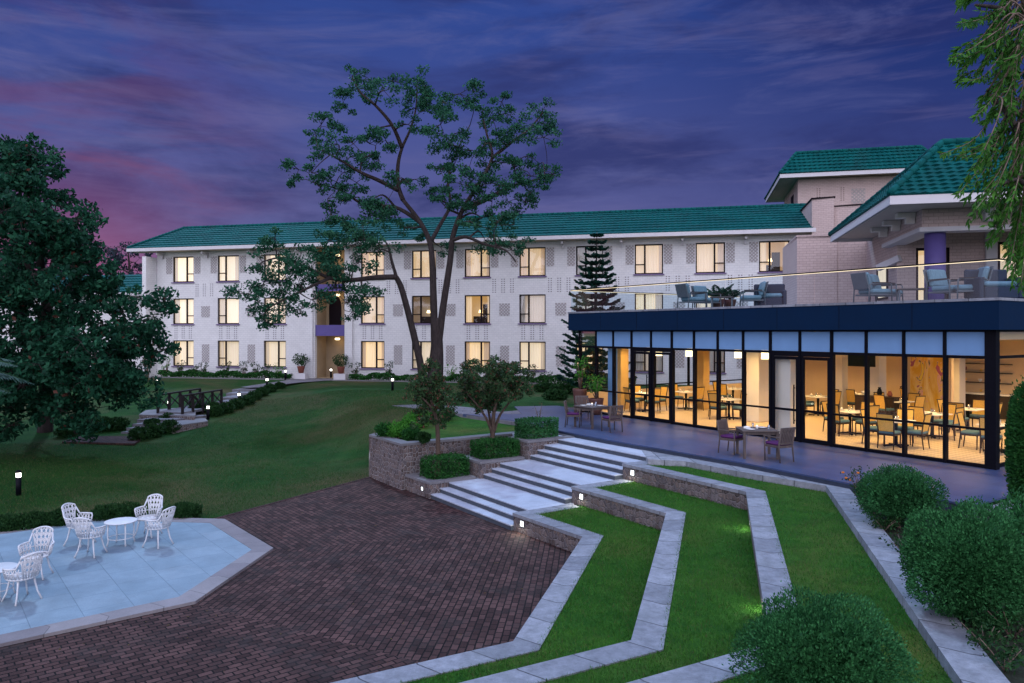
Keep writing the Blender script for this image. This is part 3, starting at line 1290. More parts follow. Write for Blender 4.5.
def tile_slope(m, a, b, c, d, rows, tile=.30, wave=.035, step=.05):
    """Rows of curved tiles on the slope with eave a-b and top d-c (counter-clockwise seen from outside)."""
    a, b, c, d = (Vector(p) for p in (a, b, c, d))
    n = (b - a).cross(d - a).normalized()
    L_ = (b - a).length
    along = (b - a).normalized()
    for r in range(rows):
        t0, t1 = r / rows, (r + 1) / rows + .12 / rows
        e0, f0 = a.lerp(d, t0), b.lerp(c, t0)
        e1, f1 = a.lerp(d, min(1, t1)), b.lerp(c, min(1, t1))
        wdt = (f0 - e0).length
        nt = max(1, int(wdt / tile))
        K = 4
        vs, fs = [], []
        N_ = nt * K
        for q in range(N_ + 1):
            x = q / N_
            s_ = (e0.lerp(f0, x) - a).dot(along)
            ph = (s_ / tile) * 2 * math.pi
            h = wave * (.5 + .5 * math.cos(ph))
            lo, hi = e0.lerp(f0, x), e1.lerp(f1, x)
            vs += [lo + n * (h + step), hi + n * (h * .9 + .004), lo + n * (h * 0 - .01)]
        for q in range(N_):
            i = q * 3
            fs.append((i, i + 3, i + 4, i + 1))
            fs.append((i + 2, i + 5, i + 3, i))
        m.add(vs, fs, False)


def ridge(m, a, b, r=.10, n=None):
    a, b = Vector(a), Vector(b)
    L_ = (b - a).length
    k = max(2, int(L_ / .38))
    for i in range(k):
        p, q = a.lerp(b, i / k), a.lerp(b, (i + 1.08) / k)
        m.tube([p, q], [r * 1.12, r * .95], 8)


# ------------------------------------------------------------------ the white hotel wing
UV_ = -2600.0
KF = 155850.0
AM = Vector((3112, -745)).normalized()      # along the front, to the right
BM = Vector((-745, -3112)).normalized()     # outwards, towards the viewer


def front_pt(u):
    Y = KF / (u - UV_)
    return Vector(((u - 512) / F * Y, Y))


C0 = front_pt(157)


def HB(a, b, z):
    p = C0 + AM * a + BM * b
    return Vector((p.x, p.y, z))


def ua(u):
    return (front_pt(u) - C0).dot(AM)


hotel = thing("hotel_building", "long white three storey hotel wing with green tiled roof and lit windows", "building", HB(22, 0, 0))
SP = 3.83
aA = ua(183.2)
wcol = [aA + SP * i for i in (0, 1, 2, 4, 5, 6, 7, 8, 9, 10, 11)]
LEN = ua(817)
ZS = [.77, 3.92, 7.07]
WH, WW = 1.92, 1.80
ra0, ra1 = ua(315), ua(344.5)
EZ = 9.35

ops = []
for i, a in enumerate(wcol):
    for fl_ in range(3):
        ops.append((a - WW / 2, a + WW / 2, ZS[fl_], ZS[fl_] + WH))
ops.append((ra0, ra1, .0, EZ))


def wall_grid(m, fn, a0, a1, z0, z1, ops, depth):
    """Wall face from a0..a1, z0..z1 with rectangular openings and reveals. fn(a, b, z) -> point, b>0 outwards."""
    xs = sorted({a0, a1, *[o[0] for o in ops], *[o[1] for o in ops]})
    zs = sorted({z0, z1, *[o[2] for o in ops], *[o[3] for o in ops]})
    xs = [x for x in xs if a0 - 1e-6 <= x <= a1 + 1e-6]
    zs = [z for z in zs if z0 - 1e-6 <= z <= z1 + 1e-6]
    for i in range(len(xs) - 1):
        for j in range(len(zs) - 1):
            cx_, cz_ = (xs[i] + xs[i + 1]) / 2, (zs[j] + zs[j + 1]) / 2
            if any(o[0] < cx_ < o[1] and o[2] < cz_ < o[3] for o in ops):
                continue
            m.quad(fn(xs[i], 0, zs[j]), fn(xs[i + 1], 0, zs[j]), fn(xs[i + 1], 0, zs[j + 1]), fn(xs[i], 0, zs[j + 1]))
    for (p, q, r, s) in ops:
        d = -depth
        m.quad(fn(p, 0, r), fn(p, d, r), fn(p, d, s), fn(p, 0, s))
        m.quad(fn(q, d, r), fn(q, 0, r), fn(q, 0, s), fn(q, d, s))
        m.quad(fn(p, 0, s), fn(p, d, s), fn(q, d, s), fn(q, 0, s))
        m.quad(fn(p, d, r), fn(p, 0, r), fn(q, 0, r), fn(q, d, r))


m = MB()
wall_grid(m, HB, 0, LEN, -.6, EZ, ops, .28)
# other sides
m.quad(HB(0, -11, -.6), HB(0, 0, -.6), HB(0, 0, EZ), HB(0, -11, EZ))
m.quad(HB(LEN, 0, -.6), HB(LEN, -11, -.6), HB(LEN, -11, EZ), HB(LEN, 0, EZ))
m.quad(HB(LEN, -11, -.6), HB(0, -11, -.6), HB(0, -11, EZ), HB(LEN, -11, EZ))
m.build("wall", M["white_brick"], hotel)
# projecting fin at the left end and shallow pilasters by the entrance
m = MB()
fa0 = ua(153)
m.prism([xy(HB(fa0, .0, 0)), xy(HB(-.02, .0, 0)), xy(HB(-.02, 1.15, 0)), xy(HB(fa0, 1.15, 0))], -.5, 8.95)
m.build("end_pier", M["white_brick"], hotel)
for x0, x1 in ((ua(300.5), ua(313.5)), (ua(346), ua(353))):
    m = MB()
    m.prism([xy(HB(x0, .003, 0)), xy(HB(x1, .003, 0)), xy(HB(x1, .16, 0)), xy(HB(x0, .16, 0))], -.4, EZ - .003)
    m.build("pilaster", M["white_brick"], hotel)


def gable(m, pts):
    m.poly(pts)


# roof: eave overhang, ridge
EO = 1.15
aL, aR = ua(157) - 1.65, LEN + .12
ez0 = 9.55
rz = 11.9
rb = -5.2
m = MB()
tile_slope(m, HB(aL, EO, ez0), HB(aR, EO, ez0), HB(aR, rb, rz), HB(aL, rb, rz), 9, .34, .022, .085)
tile_slope(m, HB(aR, 2 * rb - EO, ez0), HB(aL, 2 * rb - EO, ez0), HB(aL, rb, rz), HB(aR, rb, rz), 5, 1.2, .04, .06)
ridge(m, HB(aL, rb, rz + .06), HB(aR, rb, rz + .06), .13)
ridge(m, HB(aL + .05, EO, ez0 + .1), HB(aL + .05, rb, rz + .08), .10)
m.build("roof", M["tile"], hotel)
m = MB()
m.box((0, 0, 0), (0, 0, 0))
m = MB()
fz0, fz1 = ez0 - .22, ez0 + .02
m.prism([xy(HB(aL - .03, EO - .02, 0)), xy(HB(aR, EO - .02, 0)), xy(HB(aR, EO + .06, 0)), xy(HB(aL - .03, EO + .06, 0))], fz0, fz1)
m.poly([HB(aL + .03, EO - .03, ez0 - .22), HB(aL + .03, rb, rz - .22), HB(aL + .03, rb, rz), HB(aL + .03, EO - .03, ez0)])
m.poly([HB(aL + .03, 2 * rb - EO, ez0 - .22), HB(aL + .03, rb, rz - .22), HB(aL + .03, rb, rz), HB(aL + .03, 2 * rb - EO, ez0)])
m.poly([HB(.01, 0, EZ), HB(.01, rb, rz - .3), HB(.01, 2 * rb, EZ)])
m.build("fascia", M["white_paint"], hotel)
m = MB()
m.quad(HB(aL, EO - .03, ez0 - .2), HB(aR, EO - .03, ez0 - .2), HB(aR, -.1, EZ - .01), HB(aL, -.1, EZ - .01))
m.build("soffit", M["soffit"], hotel)
for i in range(13):
    a = aA - SP / 2 + SP * i + .2
    if ra0 - .3 < a < ra1 + .3:
        continue
    m = MB()
    m.box((0, 0, 0), (.14, .75, .16), frame(HB(a, .38, 9.17), math.atan2(BM.y, BM.x) - math.pi / 2))
    m.box((0, 0, 0), (.12, .22, .34), frame(HB(a, .11, 9.0), math.atan2(BM.y, BM.x) - math.pi / 2))
    m.build("eave_bracket", M["white_paint"], hotel)


# curtains and room walls glow by themselves in place of room light
def mat_curtain(name, c, strength, fold=14.0, contrast=.35, dark=None):
    t = NT(name)
    uv = t.coord("UV")
    oi = t.n("ShaderNodeObjectInfo")
    va = t.n("ShaderNodeVectorMath", operation="ADD")
    t.l(uv, va.inputs[0])
    cmb = t.n("ShaderNodeCombineXYZ")
    t.l(t.math("MULTIPLY", oi.outputs["Random"], 37.0), cmb.inputs[0])
    t.l(cmb.outputs[0], va.inputs[1])
    f1 = t.noise(1.0, 3, .6, va.outputs[0], .15, (fold, .25, 1))
    f2 = t.noise(1.0, 3, .6, va.outputs[0], .0, (1.3, .9, 1))
    f = t.math("ADD", t.math("MULTIPLY", t.rng(f1, .3, .7), .65), t.math("MULTIPLY", t.rng(f2, .3, .7), .35))
    cc = t.mix(f, scl(c, 1 - contrast), c)  # shade of the folds painted into the glow colour
    cc2 = t.mix(t.math("MULTIPLY", f1, .4), cc, (c[0], c[1] * .82, c[2] * .55))
    e = t.n("ShaderNodeEmission")
    t.l(cc2, e.inputs[0])
    t.l(t.math("MULTIPLY", t.rng(oi.outputs["Random"], 0, 1, .66, 1.15), strength), e.inputs[1])
    d = t.n("ShaderNodeBsdfDiffuse")
    t.set(d.inputs[0], (.6, .55, .48))
    ad = t.n("ShaderNodeAddShader")
    t.l(e.outputs[0], ad.inputs[0])
    t.l(d.outputs[0], ad.inputs[1])
    t.l(ad.outputs[0], t.out.inputs["Surface"])
    return t.m


M["curtain_cream"] = mat_curtain("glowing_sheer_curtain", (1.0, .83, .57), .92, 16, .40)
M["curtain_warm"] = mat_curtain("glowing_gold_curtain", (1.0, .70, .34), .80, 15, .45)
M["drape_cream"] = mat_curtain("cream_side_drape", (.85, .66, .42), .55, 11, .55)
M["drape_warm"] = mat_curtain("gold_side_drape", (.72, .43, .17), .50, 11, .6)
M["curtain_mid"] = mat_curtain("dim_sheer_curtain", (.55, .43, .31), .55, 17, .5)
M["curtain_dark"] = mat_curtain("unlit_curtain", (.05, .045, .045), .4, 12, .5)
M["room_wall"] = mat_curtain("glowing_room_wall", (.85, .47, .14), .55, .8, .45)
M["room_dark"] = mat_curtain("dim_glowing_room_wall", (.20, .115, .05), .6, .8, .5)

narrow_right = [True, False, True, True, False, True, False, False, False, True, False]
styles = {(0, 2): "cream", (0, 1): "cream", (0, 0): "cream", (1, 2): "cream", (1, 1): "cream", (1, 0): "cream",
          (2, 2): "cream", (2, 1): "cream", (2, 0): "cream", (3, 2): "warm", (3, 1): "warm", (3, 0): "warm",
          (4, 2): "warm", (4, 1): "roomdark", (4, 0): "cream", (5, 2): "warm", (5, 1): "room", (5, 0): "warm",
          (6, 2): "warm", (6, 1): "mid", (6, 0): "cream", (7, 2): "dark", (7, 1): "mid", (7, 0): "warm",
          (8, 2): "warm", (8, 1): "warm", (8, 0): "mid", (9, 2): "warm", (9, 1): "warm", (9, 0): "dark",
          (10, 2): "room", (10, 1): "warm", (10, 0): "dark"}


def hotel_window(a, z, nr, style):
    f = MB()
    w, h = WW / 2, WH
    b = -.12
    fw = .075

    def bar(x0, x1, z0, z1, dd=.07):
        f.prism([xy(HB(x0, b - dd / 2, 0)), xy(HB(x1, b - dd / 2, 0)), xy(HB(x1, b + dd / 2, 0)), xy(HB(x0, b + dd / 2, 0))], z0, z1)
    bar(a - w, a - w + fw, z, z + h)
    bar(a + w - fw, a + w, z, z + h)
    bar(a - w + fw, a + w - fw, z, z + fw)
    bar(a - w + fw, a + w - fw, z + h - fw, z + h)
    xm = a + (.26 if nr else -.26) * 1.0
    bar(xm - .055, xm + .055, z + fw, z + h - fw, .08)
    zl = z + .62
    if nr:
        bar(xm + .055, a + w - fw, zl - .035, zl + .035)
    else:
        bar(a - w + fw, xm - .055, zl - .035, zl + .035)
    fo = f.build("window", M["wframe"], hotel)
    g = MB()
    g.quad(HB(a - w + fw, b - .01, z + fw), HB(a + w - fw, b - .01, z + fw), HB(a + w - fw, b - .01, z + h - fw), HB(a - w + fw, b - .01, z + h - fw))
    g.build("pane", M["room_glass"], fo)
    # curtain with real folds
    def drape(x0, x1, mt, amp=.03, bb=-.27):
        c = MB()
        n = max(6, int((x1 - x0) / .045))
        for i in range(n):
            xa, xb = x0 + (x1 - x0) * i / n, x0 + (x1 - x0) * (i + 1) / n
            ba, bb_ = bb + amp * math.sin(xa * 38), bb + amp * math.sin(xb * 38)
            c.add([HB(xa, ba, z - .05), HB(xb, bb_, z - .05), HB(xb, bb_, z + h + .05), HB(xa, ba, z + h + .05)], [(0, 1, 2, 3)], True)
        c.build("curtain", M[mt], fo)
    if style in ("room", "roomdark"):
        x0, x1 = a - w - .05, a + w + .05
        r = MB()
        r.quad(HB(x0 - 1, -1.6, z - .4), HB(x1 + 1, -1.6, z - .4), HB(x1 + 1, -1.6, z + h + .4), HB(x0 - 1, -1.6, z + h + .4))
        r.build("room_wall", M["room_wall" if style == "room" else "room_dark"], fo)
        r = MB()
        r.prism([xy(HB(a - .55, -1.5, 0)), xy(HB(a + .35, -1.5, 0)), xy(HB(a + .35, -.95, 0)), xy(HB(a - .55, -.95, 0))], z - .3, z + .5)
        r.prism([xy(HB(a + .0, -1.57, 0)), xy(HB(a + .5, -1.57, 0)), xy(HB(a + .5, -1.45, 0)), xy(HB(a + .0, -1.45, 0))], z - .3, z + 1.35)
        r.build("bed_head", M["dark_wood"], fo)
        r = MB()
        r.lathe([(.09, 0), (.14, -.2)], HB(a - .12, -1.25, z + .95), 10)
        r.build("lamp_shade", M["shade"], fo)
        if style == "room":
            drape(a - w - .05, a - w + .45, "curtain_warm")
            drape(a + w - .25, a + w + .05, "curtain_warm")
        else:
            drape(a + w - .35, a + w + .05, "curtain_mid")
    else:
        rr = random.Random(int(a * 10) * 7 + int(z * 10))
        l_, r_ = rr.uniform(.25, .55), rr.uniform(.2, .5)
        drape(a - w - .05, a + w + .05, {"cream": "curtain_cream", "warm": "curtain_warm", "mid": "curtain_mid", "dark": "curtain_dark"}[style], .02, -.34)
        side_m = {"cream": "drape_cream", "warm": "drape_warm", "mid": "curtain_dark", "dark": "curtain_dark"}[style]
        if rr.random() < .8:
            drape(a - w - .05, a - w + l_, side_m, .04, -.25)
        if rr.random() < .8:
            drape(a + w - r_, a + w + .05, side_m, .04, -.25)
    s = MB()
    s.prism([xy(HB(a - w - .08, -.1, 0)), xy(HB(a + w + .08, -.1, 0)), xy(HB(a + w + .08, .09, 0)), xy(HB(a - w - .08, .09, 0))], z - .085, z - .003)
    s.build("sill", M["sill"], fo)


for i, a in enumerate(wcol):
    for fl_ in range(3):
        hotel_window(a, ZS[fl_], narrow_right[i], styles[(i, fl_)])


# pierced brick lattices
def lattice(a, z, nx, nz, s=.105, fnc=HB, parent=None, b0=0.0, mt="white_paint"):
    """Panel of alternating bricks on a flat sheet coloured as shaded holes."""
    w, h = nx * s, nz * s
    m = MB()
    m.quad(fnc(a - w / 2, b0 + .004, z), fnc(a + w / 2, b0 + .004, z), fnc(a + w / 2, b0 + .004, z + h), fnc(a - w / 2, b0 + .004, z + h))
    back = m.build("lattice_panel", M["lattice_hole_shade"], parent)  # flat backing, the shade in the holes is its dark colour
    m = MB()
    for i in range(nx):
        for j in range(nz):
            if (i + j) % 2 == 0:
                x, zz = a - w / 2 + (i + .5) * s, z + (j + .5) * s
                k = s * .56
                m.add([fnc(x - k, b0 + .03, zz), fnc(x, b0 + .03, zz - k), fnc(x + k, b0 + .03, zz), fnc(x, b0 + .03, zz + k),
                       fnc(x - k, b0 + .004, zz), fnc(x, b0 + .004, zz - k), fnc(x + k, b0 + .004, zz), fnc(x, b0 + .004, zz + k)],
                      [(0, 1, 2, 3), (0, 4, 5, 1), (1, 5, 6, 2), (2, 6, 7, 3), (3, 7, 4, 0)])
    m.build("lattice_brick", M[mt], back)


M["vent"] = mat_brick("painted_vent_holes", (.20, .17, .16), (.24, .20, .19), (.74, .72, .72), .17, .145, .05, .85, .0, .6, 0, .1)  # no real openings: the dark inside the holes is painted as brick colour


M["vent_cream"] = mat_brick("painted_cream_vent_holes", (.13, .10, .09), (.16, .13, .12), (.56, .42, .38), .17, .145, .05, .85, .0, .6, 0, .1)  # same painted hole darkness on cream brick


def dots(a, z, parent, fnc=HB, groups=(-.62, 0, .62), mt="vent"):
    """Slim flat panels with the dark of small open joints painted on."""
    for g in groups:
        m = MB()
        x0, x1, h = a + g - .17, a + g + .17, 7 * .145
        m.add([fnc(x0, .006, z), fnc(x1, .006, z), fnc(x1, .006, z + h), fnc(x0, .006, z + h)], [(0, 1, 2, 3)], False, [[(0, 0), (.34, 0), (.34, h), (0, h)]])
        m.build("vent_grille", M[mt], parent)


for i, a in enumerate(wcol):
    for sgn in (-1, 1):
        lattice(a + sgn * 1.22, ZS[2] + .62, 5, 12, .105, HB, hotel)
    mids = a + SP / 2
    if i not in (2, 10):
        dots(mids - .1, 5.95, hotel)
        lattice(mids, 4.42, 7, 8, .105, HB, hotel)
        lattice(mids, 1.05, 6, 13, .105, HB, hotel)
    if i < 8:
        dots(a, 2.80, hotel)
# entrance recess, three storeys high, warm inside
m = MB()
rb0 = -1.7
m.quad(HB(ra0, rb0, -.3), HB(ra1, rb0, -.3), HB(ra1, rb0, EZ), HB(ra0, rb0, EZ))
m.quad(HB(ra0, -.28, -.3), HB(ra0, rb0, -.3), HB(ra0, rb0, EZ), HB(ra0, -.28, EZ))
m.quad(HB(ra1, rb0, -.3), HB(ra1, -.28, -.3), HB(ra1, -.28, EZ), HB(ra1, rb0, EZ))
m.quad(HB(ra0, rb0, .02), HB(ra0, 0, .02), HB(ra1, 0, .02), HB(ra1, rb0, .02))
m.quad(HB(ra0, rb0, 3.35), HB(ra1, rb0, 3.35), HB(ra1, -.5, 3.35), HB(ra0, -.5, 3.35))
m.quad(HB(ra0, rb0, 6.55), HB(ra1, rb0, 6.55), HB(ra1, -.5, 6.55), HB(ra0, -.5, 6.55))
m.build("entrance_recess", M["warm_plaster"], hotel)
am_ = (ra0 + ra1) / 2
aa_ = am_ - .42
for zb in (3.05, 6.25):
    m = MB()
    m.prism([xy(HB(ra0 + .01, -.25, 0)), xy(HB(ra1 - .01, -.25, 0)), xy(HB(ra1 - .01, -.05, 0)), xy(HB(ra0 + .01, -.05, 0))], zb, zb + (.78 if zb < 4 else .5))
    m.build("balcony_parapet", M["purple"], hotel)
m = MB()
pts = [HB(aa_ - .5, rb0 + .02, 3.4), HB(aa_ + .5, rb0 + .02, 3.4)]
for k in range(9):
    t = math.pi * k / 8
    pts.append(HB(aa_ + .5 * math.cos(t), rb0 + .02, 5.15 + .85 * math.sin(t) ** .8))
m.poly(pts)
m.build("arched_opening", M["wframe"], hotel)
# warm lights inside the entrance
for zb in (2.9, 6.1, 9.0):
    m = MB()
    m.lathe([(.16, 0), (.2, -.1), (.12, -.16)], HB(am_, -1.2, zb), 12)
    lo = m.build("ceiling_lamp", M["shade"], hotel)
    d = bpy.data.lights.new("entrance_lamp", "POINT")
    d.energy = 4
    d.color = (1, .62, .26)
    d.shadow_soft_size = .2
    o = bpy.data.objects.new("entrance_lamp", d)
    col.objects.link(o)
    o.parent = lo
    o.location = WM[lo.name].inverted() @ HB(am_, -1.2, zb - .3)

# parapet block closing the right end of the wing
m = MB()
pY = 43.0
pl, pr, pr2 = Q(812, 199.5, 44.6), Q(834, 200, 44.0), Q(868, 203, 43.2)
m.prism([xy(pl), xy(pr), xy(pr) + Vector((1.2, 5)), xy(pl) + Vector((1.2, 5))], 4.0, pl.z)
m.prism([xy(pr) + Vector((.003, .3)), xy(pr2) + Vector((0, .3)), xy(pr2) + Vector((1, 4)), xy(pr) + Vector((1, 4))], 4.0, pr2.z - .05)
m.build("end_parapet", M["cream_brick"], hotel)
m = MB()
m.prism([xy(pl) + Vector((-.06, -.06)), xy(pr) + Vector((.06, -.06)), xy(pr) + Vector((1.2, 5.05)), xy(pl) + Vector((1.15, 5.05))], pl.z, pl.z + .09)
m.prism([xy(pr) + Vector((.07, .22)), xy(pr2) + Vector((0, .22)), xy(pr2) + Vector((1, 4)), xy(pr) + Vector((1.2, 4))], pr2.z - .05, pr2.z + .02)
m.build("parapet_cap", M["wframe"], hotel)

# ------------------------------------------------------------------ lower wing at the far left
wing = thing("hotel_building", "low far wing with green roof left of the main hotel front", "building", Q(110, 360, 66))
wl, wr = Q(-40, 292, 70), Q(147, 292, 66)
wd = (xy(wr) - xy(wl)).normalized()
wn = Vector((-wd.y, wd.x))
m = MB()
e0, e1 = xy(wl), xy(wr)
tile_slope(m, (*e0, 6.85), (*e1, 6.85), (*(e1 + wn * 4), 8.75), (*(e0 + wn * 4), 8.75), 7, .34, .045, .08)
m.build("roof", M["tile"], wing)
m = MB()
m.prism([e0 - wn * .05, e1 - wn * .05, e1 + wn * .05, e0 + wn * .05], 6.55, 6.84)
m.build("fascia", M["white_paint"], wing)
m = MB()
m.prism([e0 + wn * 1.0, e1 + wn * 1.0, e1 + wn * 7, e0 + wn * 7], -.5, 6.6)
m.build("wall", M["white_brick"], wing)

# ------------------------------------------------------------------ hipped tower behind the wing
def hip_roof(A, apex, top_len, eave_len, back_len, rows, tile, parent, wave=.05, step=.07, thick=.28, ridge_r=.12):
    """Hip roof with front-left eave corner A, front eave along AM, left eave along -BM."""
    A, T = Vector(A), Vector(apex)
    am3, bm3 = Vector((*AM, 0)), Vector((*BM, 0))
    T2 = T + am3 * top_len
    B = A + am3 * eave_len
    Cb = A - bm3 * back_len
    Db = B - bm3 * back_len
    m = MB()
    tile_slope(m, A, B, T2, T, rows, tile, wave, step)
    tile_slope(m, Cb, A, T, T + Vector((.002, .002, 0)), rows, tile, wave, step)
    tile_slope(m, B, Db, T2 + Vector((.002, 0, 0)), T2, rows, tile, wave, step)
    tile_slope(m, Db, Cb, T, T2, 4, 1.0, .04, .05)
    up = Vector((0, 0, .07))
    ridge(m, A + up, T + up, ridge_r)
    ridge(m, T + up, T2 + up, ridge_r)
    ridge(m, B + up, T2 + up, ridge_r)
    ridge(m, Cb + up, T + up, ridge_r)
    m.build("roof", M["tile"], parent)
    # fascia boards and soffit
    m = MB()
    ring = [xy(A), xy(B), xy(Db), xy(Cb), xy(A)]
    cl = ring + [ring[1]]
    inn = offset_line(cl, .07)
    inn = [inn[4], inn[1], inn[2], inn[3], inn[4]]
    ribbon(m, ring, inn, A.z - thick, A.z - .012)
    m.build("fascia", M["white_paint"], parent)
    m = MB()
    m.poly([Vector((*p, A.z - thick * .55)) for p in inn[:4]])
    m.build("soffit", M["soffit"], parent)
    return T, T2, B, Cb


tower = thing("hotel_building", "hip roofed upper storey rising behind the right end of the wing", "building", Q(830, 205, 56))
At = Q(780, 174, 53)
Tt = At + (Vector((*AM, 0)) - Vector((*BM, 0))) * 1.25
Tt.z = Q(797, 154, Tt.y).z
hip_roof(At, Tt, 8.2, 10.6, 10.5, 6, .34, tower, .05, .09)


def TW(a, b, z):
    p = xy(At) + AM * (1.35 + a) + BM * (-1.2 + b)
    return Vector((p.x, p.y, z))


m = MB()
m.prism([xy(TW(0, 0, 0)), xy(TW(8.2, 0, 0)), xy(TW(8.2, -8, 0)), xy(TW(0, -8, 0))], 6.0, At.z - .2)
m.build("wall", M["cream_brick"], tower)
lattice(4.05, At.z - 2.1, 7, 8, .13, TW, tower, 0.0, "cream_brick")
dots(1.4, At.z - 1.9, tower, TW, (0, 1.6, 4.8), "vent_cream")
m = MB()
c = TW(-.01, -2.6, 0)
m.prism([xy(TW(-.03, -2.2, 0)), xy(TW(-.001, -2.2, 0)), xy(TW(-.001, -3.6, 0)), xy(TW(-.03, -3.6, 0))], At.z - 2.6, At.z - .9)
m.build("window", M["wframe"], tower)

# ------------------------------------------------------------------ pavilion with hipped roof on the upper terrace
pav = thing("pavilion_building", "cream brick pavilion with large green hipped roof on the upper terrace", "building", Q(960, 300, 26))
Ap = Q(890, 195.5, 21.5)
Tp = Ap + (Vector((*AM, 0)) - Vector((*BM, 0))) * 1.94
Tp = Q(942, 144.5, Tp.y)
hip_roof(Ap, Tp, 9, 13, 9.4, 13, .30, pav, .045, .05, .26, .10)
ZT = 4.2                       # terrace level
bm3, am3 = Vector((*BM, 0)), Vector((*AM, 0))
Bc = xy(Q(922, 210, 23.0))     # beam corner


def PV(a, b, z):
    p = Bc + AM * a + BM * b
    return Vector((p.x, p.y, z))


zb0, zb1 = 6.46, Ap.z - .15
m = MB()
m.prism([xy(PV(0, 0, 0)), xy(PV(10, 0, 0)), xy(PV(10, -.45, 0)), xy(PV(0, -.45, 0))], zb0 + .14, zb1)
m.prism([xy(PV(0, -.452, 0)), xy(PV(.45, -.452, 0)), xy(PV(.45, -4.6, 0)), xy(PV(0, -4.6, 0))], zb0 + .14, zb1)
m.build("beam", M["cream_brick"], pav)
m = MB()
m.prism([xy(PV(-.09, .09, 0)), xy(PV(10, .09, 0)), xy(PV(10, -.5, 0)), xy(PV(-.09, -.5, 0))], zb0, zb0 + .138)
m.prism([xy(PV(-.09, -.502, 0)), xy(PV(.5, -.502, 0)), xy(PV(.5, -4.6, 0)), xy(PV(-.09, -4.6, 0))], zb0, zb0 + .138)
m.build("beam_moulding", M["white_paint"], pav)
for a in (1.6, 4.2, 6.8):
    m = MB()
    m.prism([xy(PV(a, .02, 0)), xy(PV(a + .4, .02, 0)), xy(PV(a + .4, .55, 0)), xy(PV(a, .55, 0))], zb1 - .22, zb1 - .003)
    m.prism([xy(PV(a + .06, .02, 0)), xy(PV(a + .34, .02, 0)), xy(PV(a + .34, .28, 0)), xy(PV(a + .06, .28, 0))], zb1 - .45, zb1 - .225)
    m.build("eave_bracket", M["white_paint"], pav)
for b in (-.6, -2.3, -4.0):
    m = MB()
    m.prism([xy(PV(-.02, b, 0)), xy(PV(-.02, b - .3, 0)), xy(PV(-.55, b - .3, 0)), xy(PV(-.55, b, 0))], zb1 - .16, zb1 - .003)
    m.prism([xy(PV(-.02, b - .05, 0)), xy(PV(-.02, b - .25, 0)), xy(PV(-.28, b - .25, 0)), xy(PV(-.28, b - .05, 0))], zb1 - .34, zb1 - .165)
    m.build("eave_bracket", M["plaster"], pav)
m = MB()
cc = Q(935, 232, 23.35)
m.lathe([(.30, ZT), (.30, zb0 + .002)], (cc.x, cc.y, 0), 28)
m.build("column", M["purple"], pav)


# walls behind the column
def PW(a, b, z):
    p = xy(Q(897, 300, 26.6)) + AM * a + BM * b
    return Vector((p.x, p.y, z))


def upw_(u):
    # along-wall coordinate of image column u
    o = xy(Q(897, 300, 26.6))
    dx = (u - 512) / F
    # o + AM*a = (dx*Y, Y)
    a = (dx * o.y - o.x) / (AM.x - dx * AM.y)
    return a


wops = [(upw_(916), upw_(950), ZT + .02, 6.35), (upw_(998), upw_(1050), ZT + .25, 6.5)]
m = MB()
wall_grid(m, PW, 0, 9, ZT - .1, zb1, wops, .25)
m.quad(PW(0, -6, ZT), PW(0, 0, ZT), PW(0, 0, zb1), PW(0, -6, zb1))
m.build("wall", M["cream_brick"], pav)
m = MB()
m.prism([xy(PW(upw_(985), .003, 0)), xy(PW(upw_(996), .003, 0)), xy(PW(upw_(996), .12, 0)), xy(PW(upw_(985), .12, 0))], ZT, zb1)
m.build("pilaster", M["white_paint"], pav)
for (x0, x1, z0, z1) in wops:
    f = MB()
    for (p, q, r, s) in ((x0, x0 + .09, z0, z1), (x1 - .09, x1, z0, z1), (x0 + .09, x1 - .09, z1 - .09, z1), (x0 + .09, x1 - .09, z0, z0 + .09), ((x0 + x1) / 2 - .04, (x0 + x1) / 2 + .04, z0 + .09, z1 - .09)):
        f.prism([xy(PW(p, -.14, 0)), xy(PW(q, -.14, 0)), xy(PW(q, -.06, 0)), xy(PW(p, -.06, 0))], r, s)
    fo = f.build("window", M["wframe"], pav)
    g = MB()
    g.quad(PW(x0, -.11, z0), PW(x1, -.11, z0), PW(x1, -.11, z1), PW(x0, -.11, z1))
    g.build("pane", M["room_glass"], fo)
    g = MB()
    n = 24
    for i in range(n):
        xa, xb = x0 + (x1 - x0) * i / n, x0 + (x1 - x0) * (i + 1) / n
        g.add([PW(xa, -.25 + .02 * math.sin(xa * 38), z0), PW(xb, -.25 + .02 * math.sin(xb * 38), z0), PW(xb, -.25 + .02 * math.sin(xb * 38), z1), PW(xa, -.25 + .02 * math.sin(xa * 38), z1)], [(0, 1, 2, 3)], True)
    g.build("curtain", M["curtain_warm"], fo)
# narrow lit window on the side towards the brick wall
sw = PW(0, -2.0, 0)
f = MB()
for (b0, b1, z0, z1) in ((-1.2, -1.28, ZT + .4, 6.0), (-2.7, -2.78, ZT + .4, 6.0), (-1.28, -2.7, 5.92, 6.0), (-1.28, -2.7, ZT + .4, ZT + .48)):
    f.prism([xy(PW(-.06, b0, 0)), xy(PW(-.002, b0, 0)), xy(PW(-.002, b1, 0)), xy(PW(-.06, b1, 0))], z0, z1)
fo = f.build("window", M["wframe"], pav)
g = MB()
g.quad(PW(-.01, -2.7, ZT + .48), PW(-.01, -1.28, ZT + .48), PW(-.01, -1.28, 5.92), PW(-.01, -2.7, 5.92))
g.build("curtain", M["curtain_cream"], fo)
# sloping string course on the wall left of the column
m = MB()
s0, s1 = Q(878, 268, 27.2), Q(900, 258, 26.5)
m.bar(s0, s1, .2, .22)
m.build("string_course", M["white_paint"], pav)

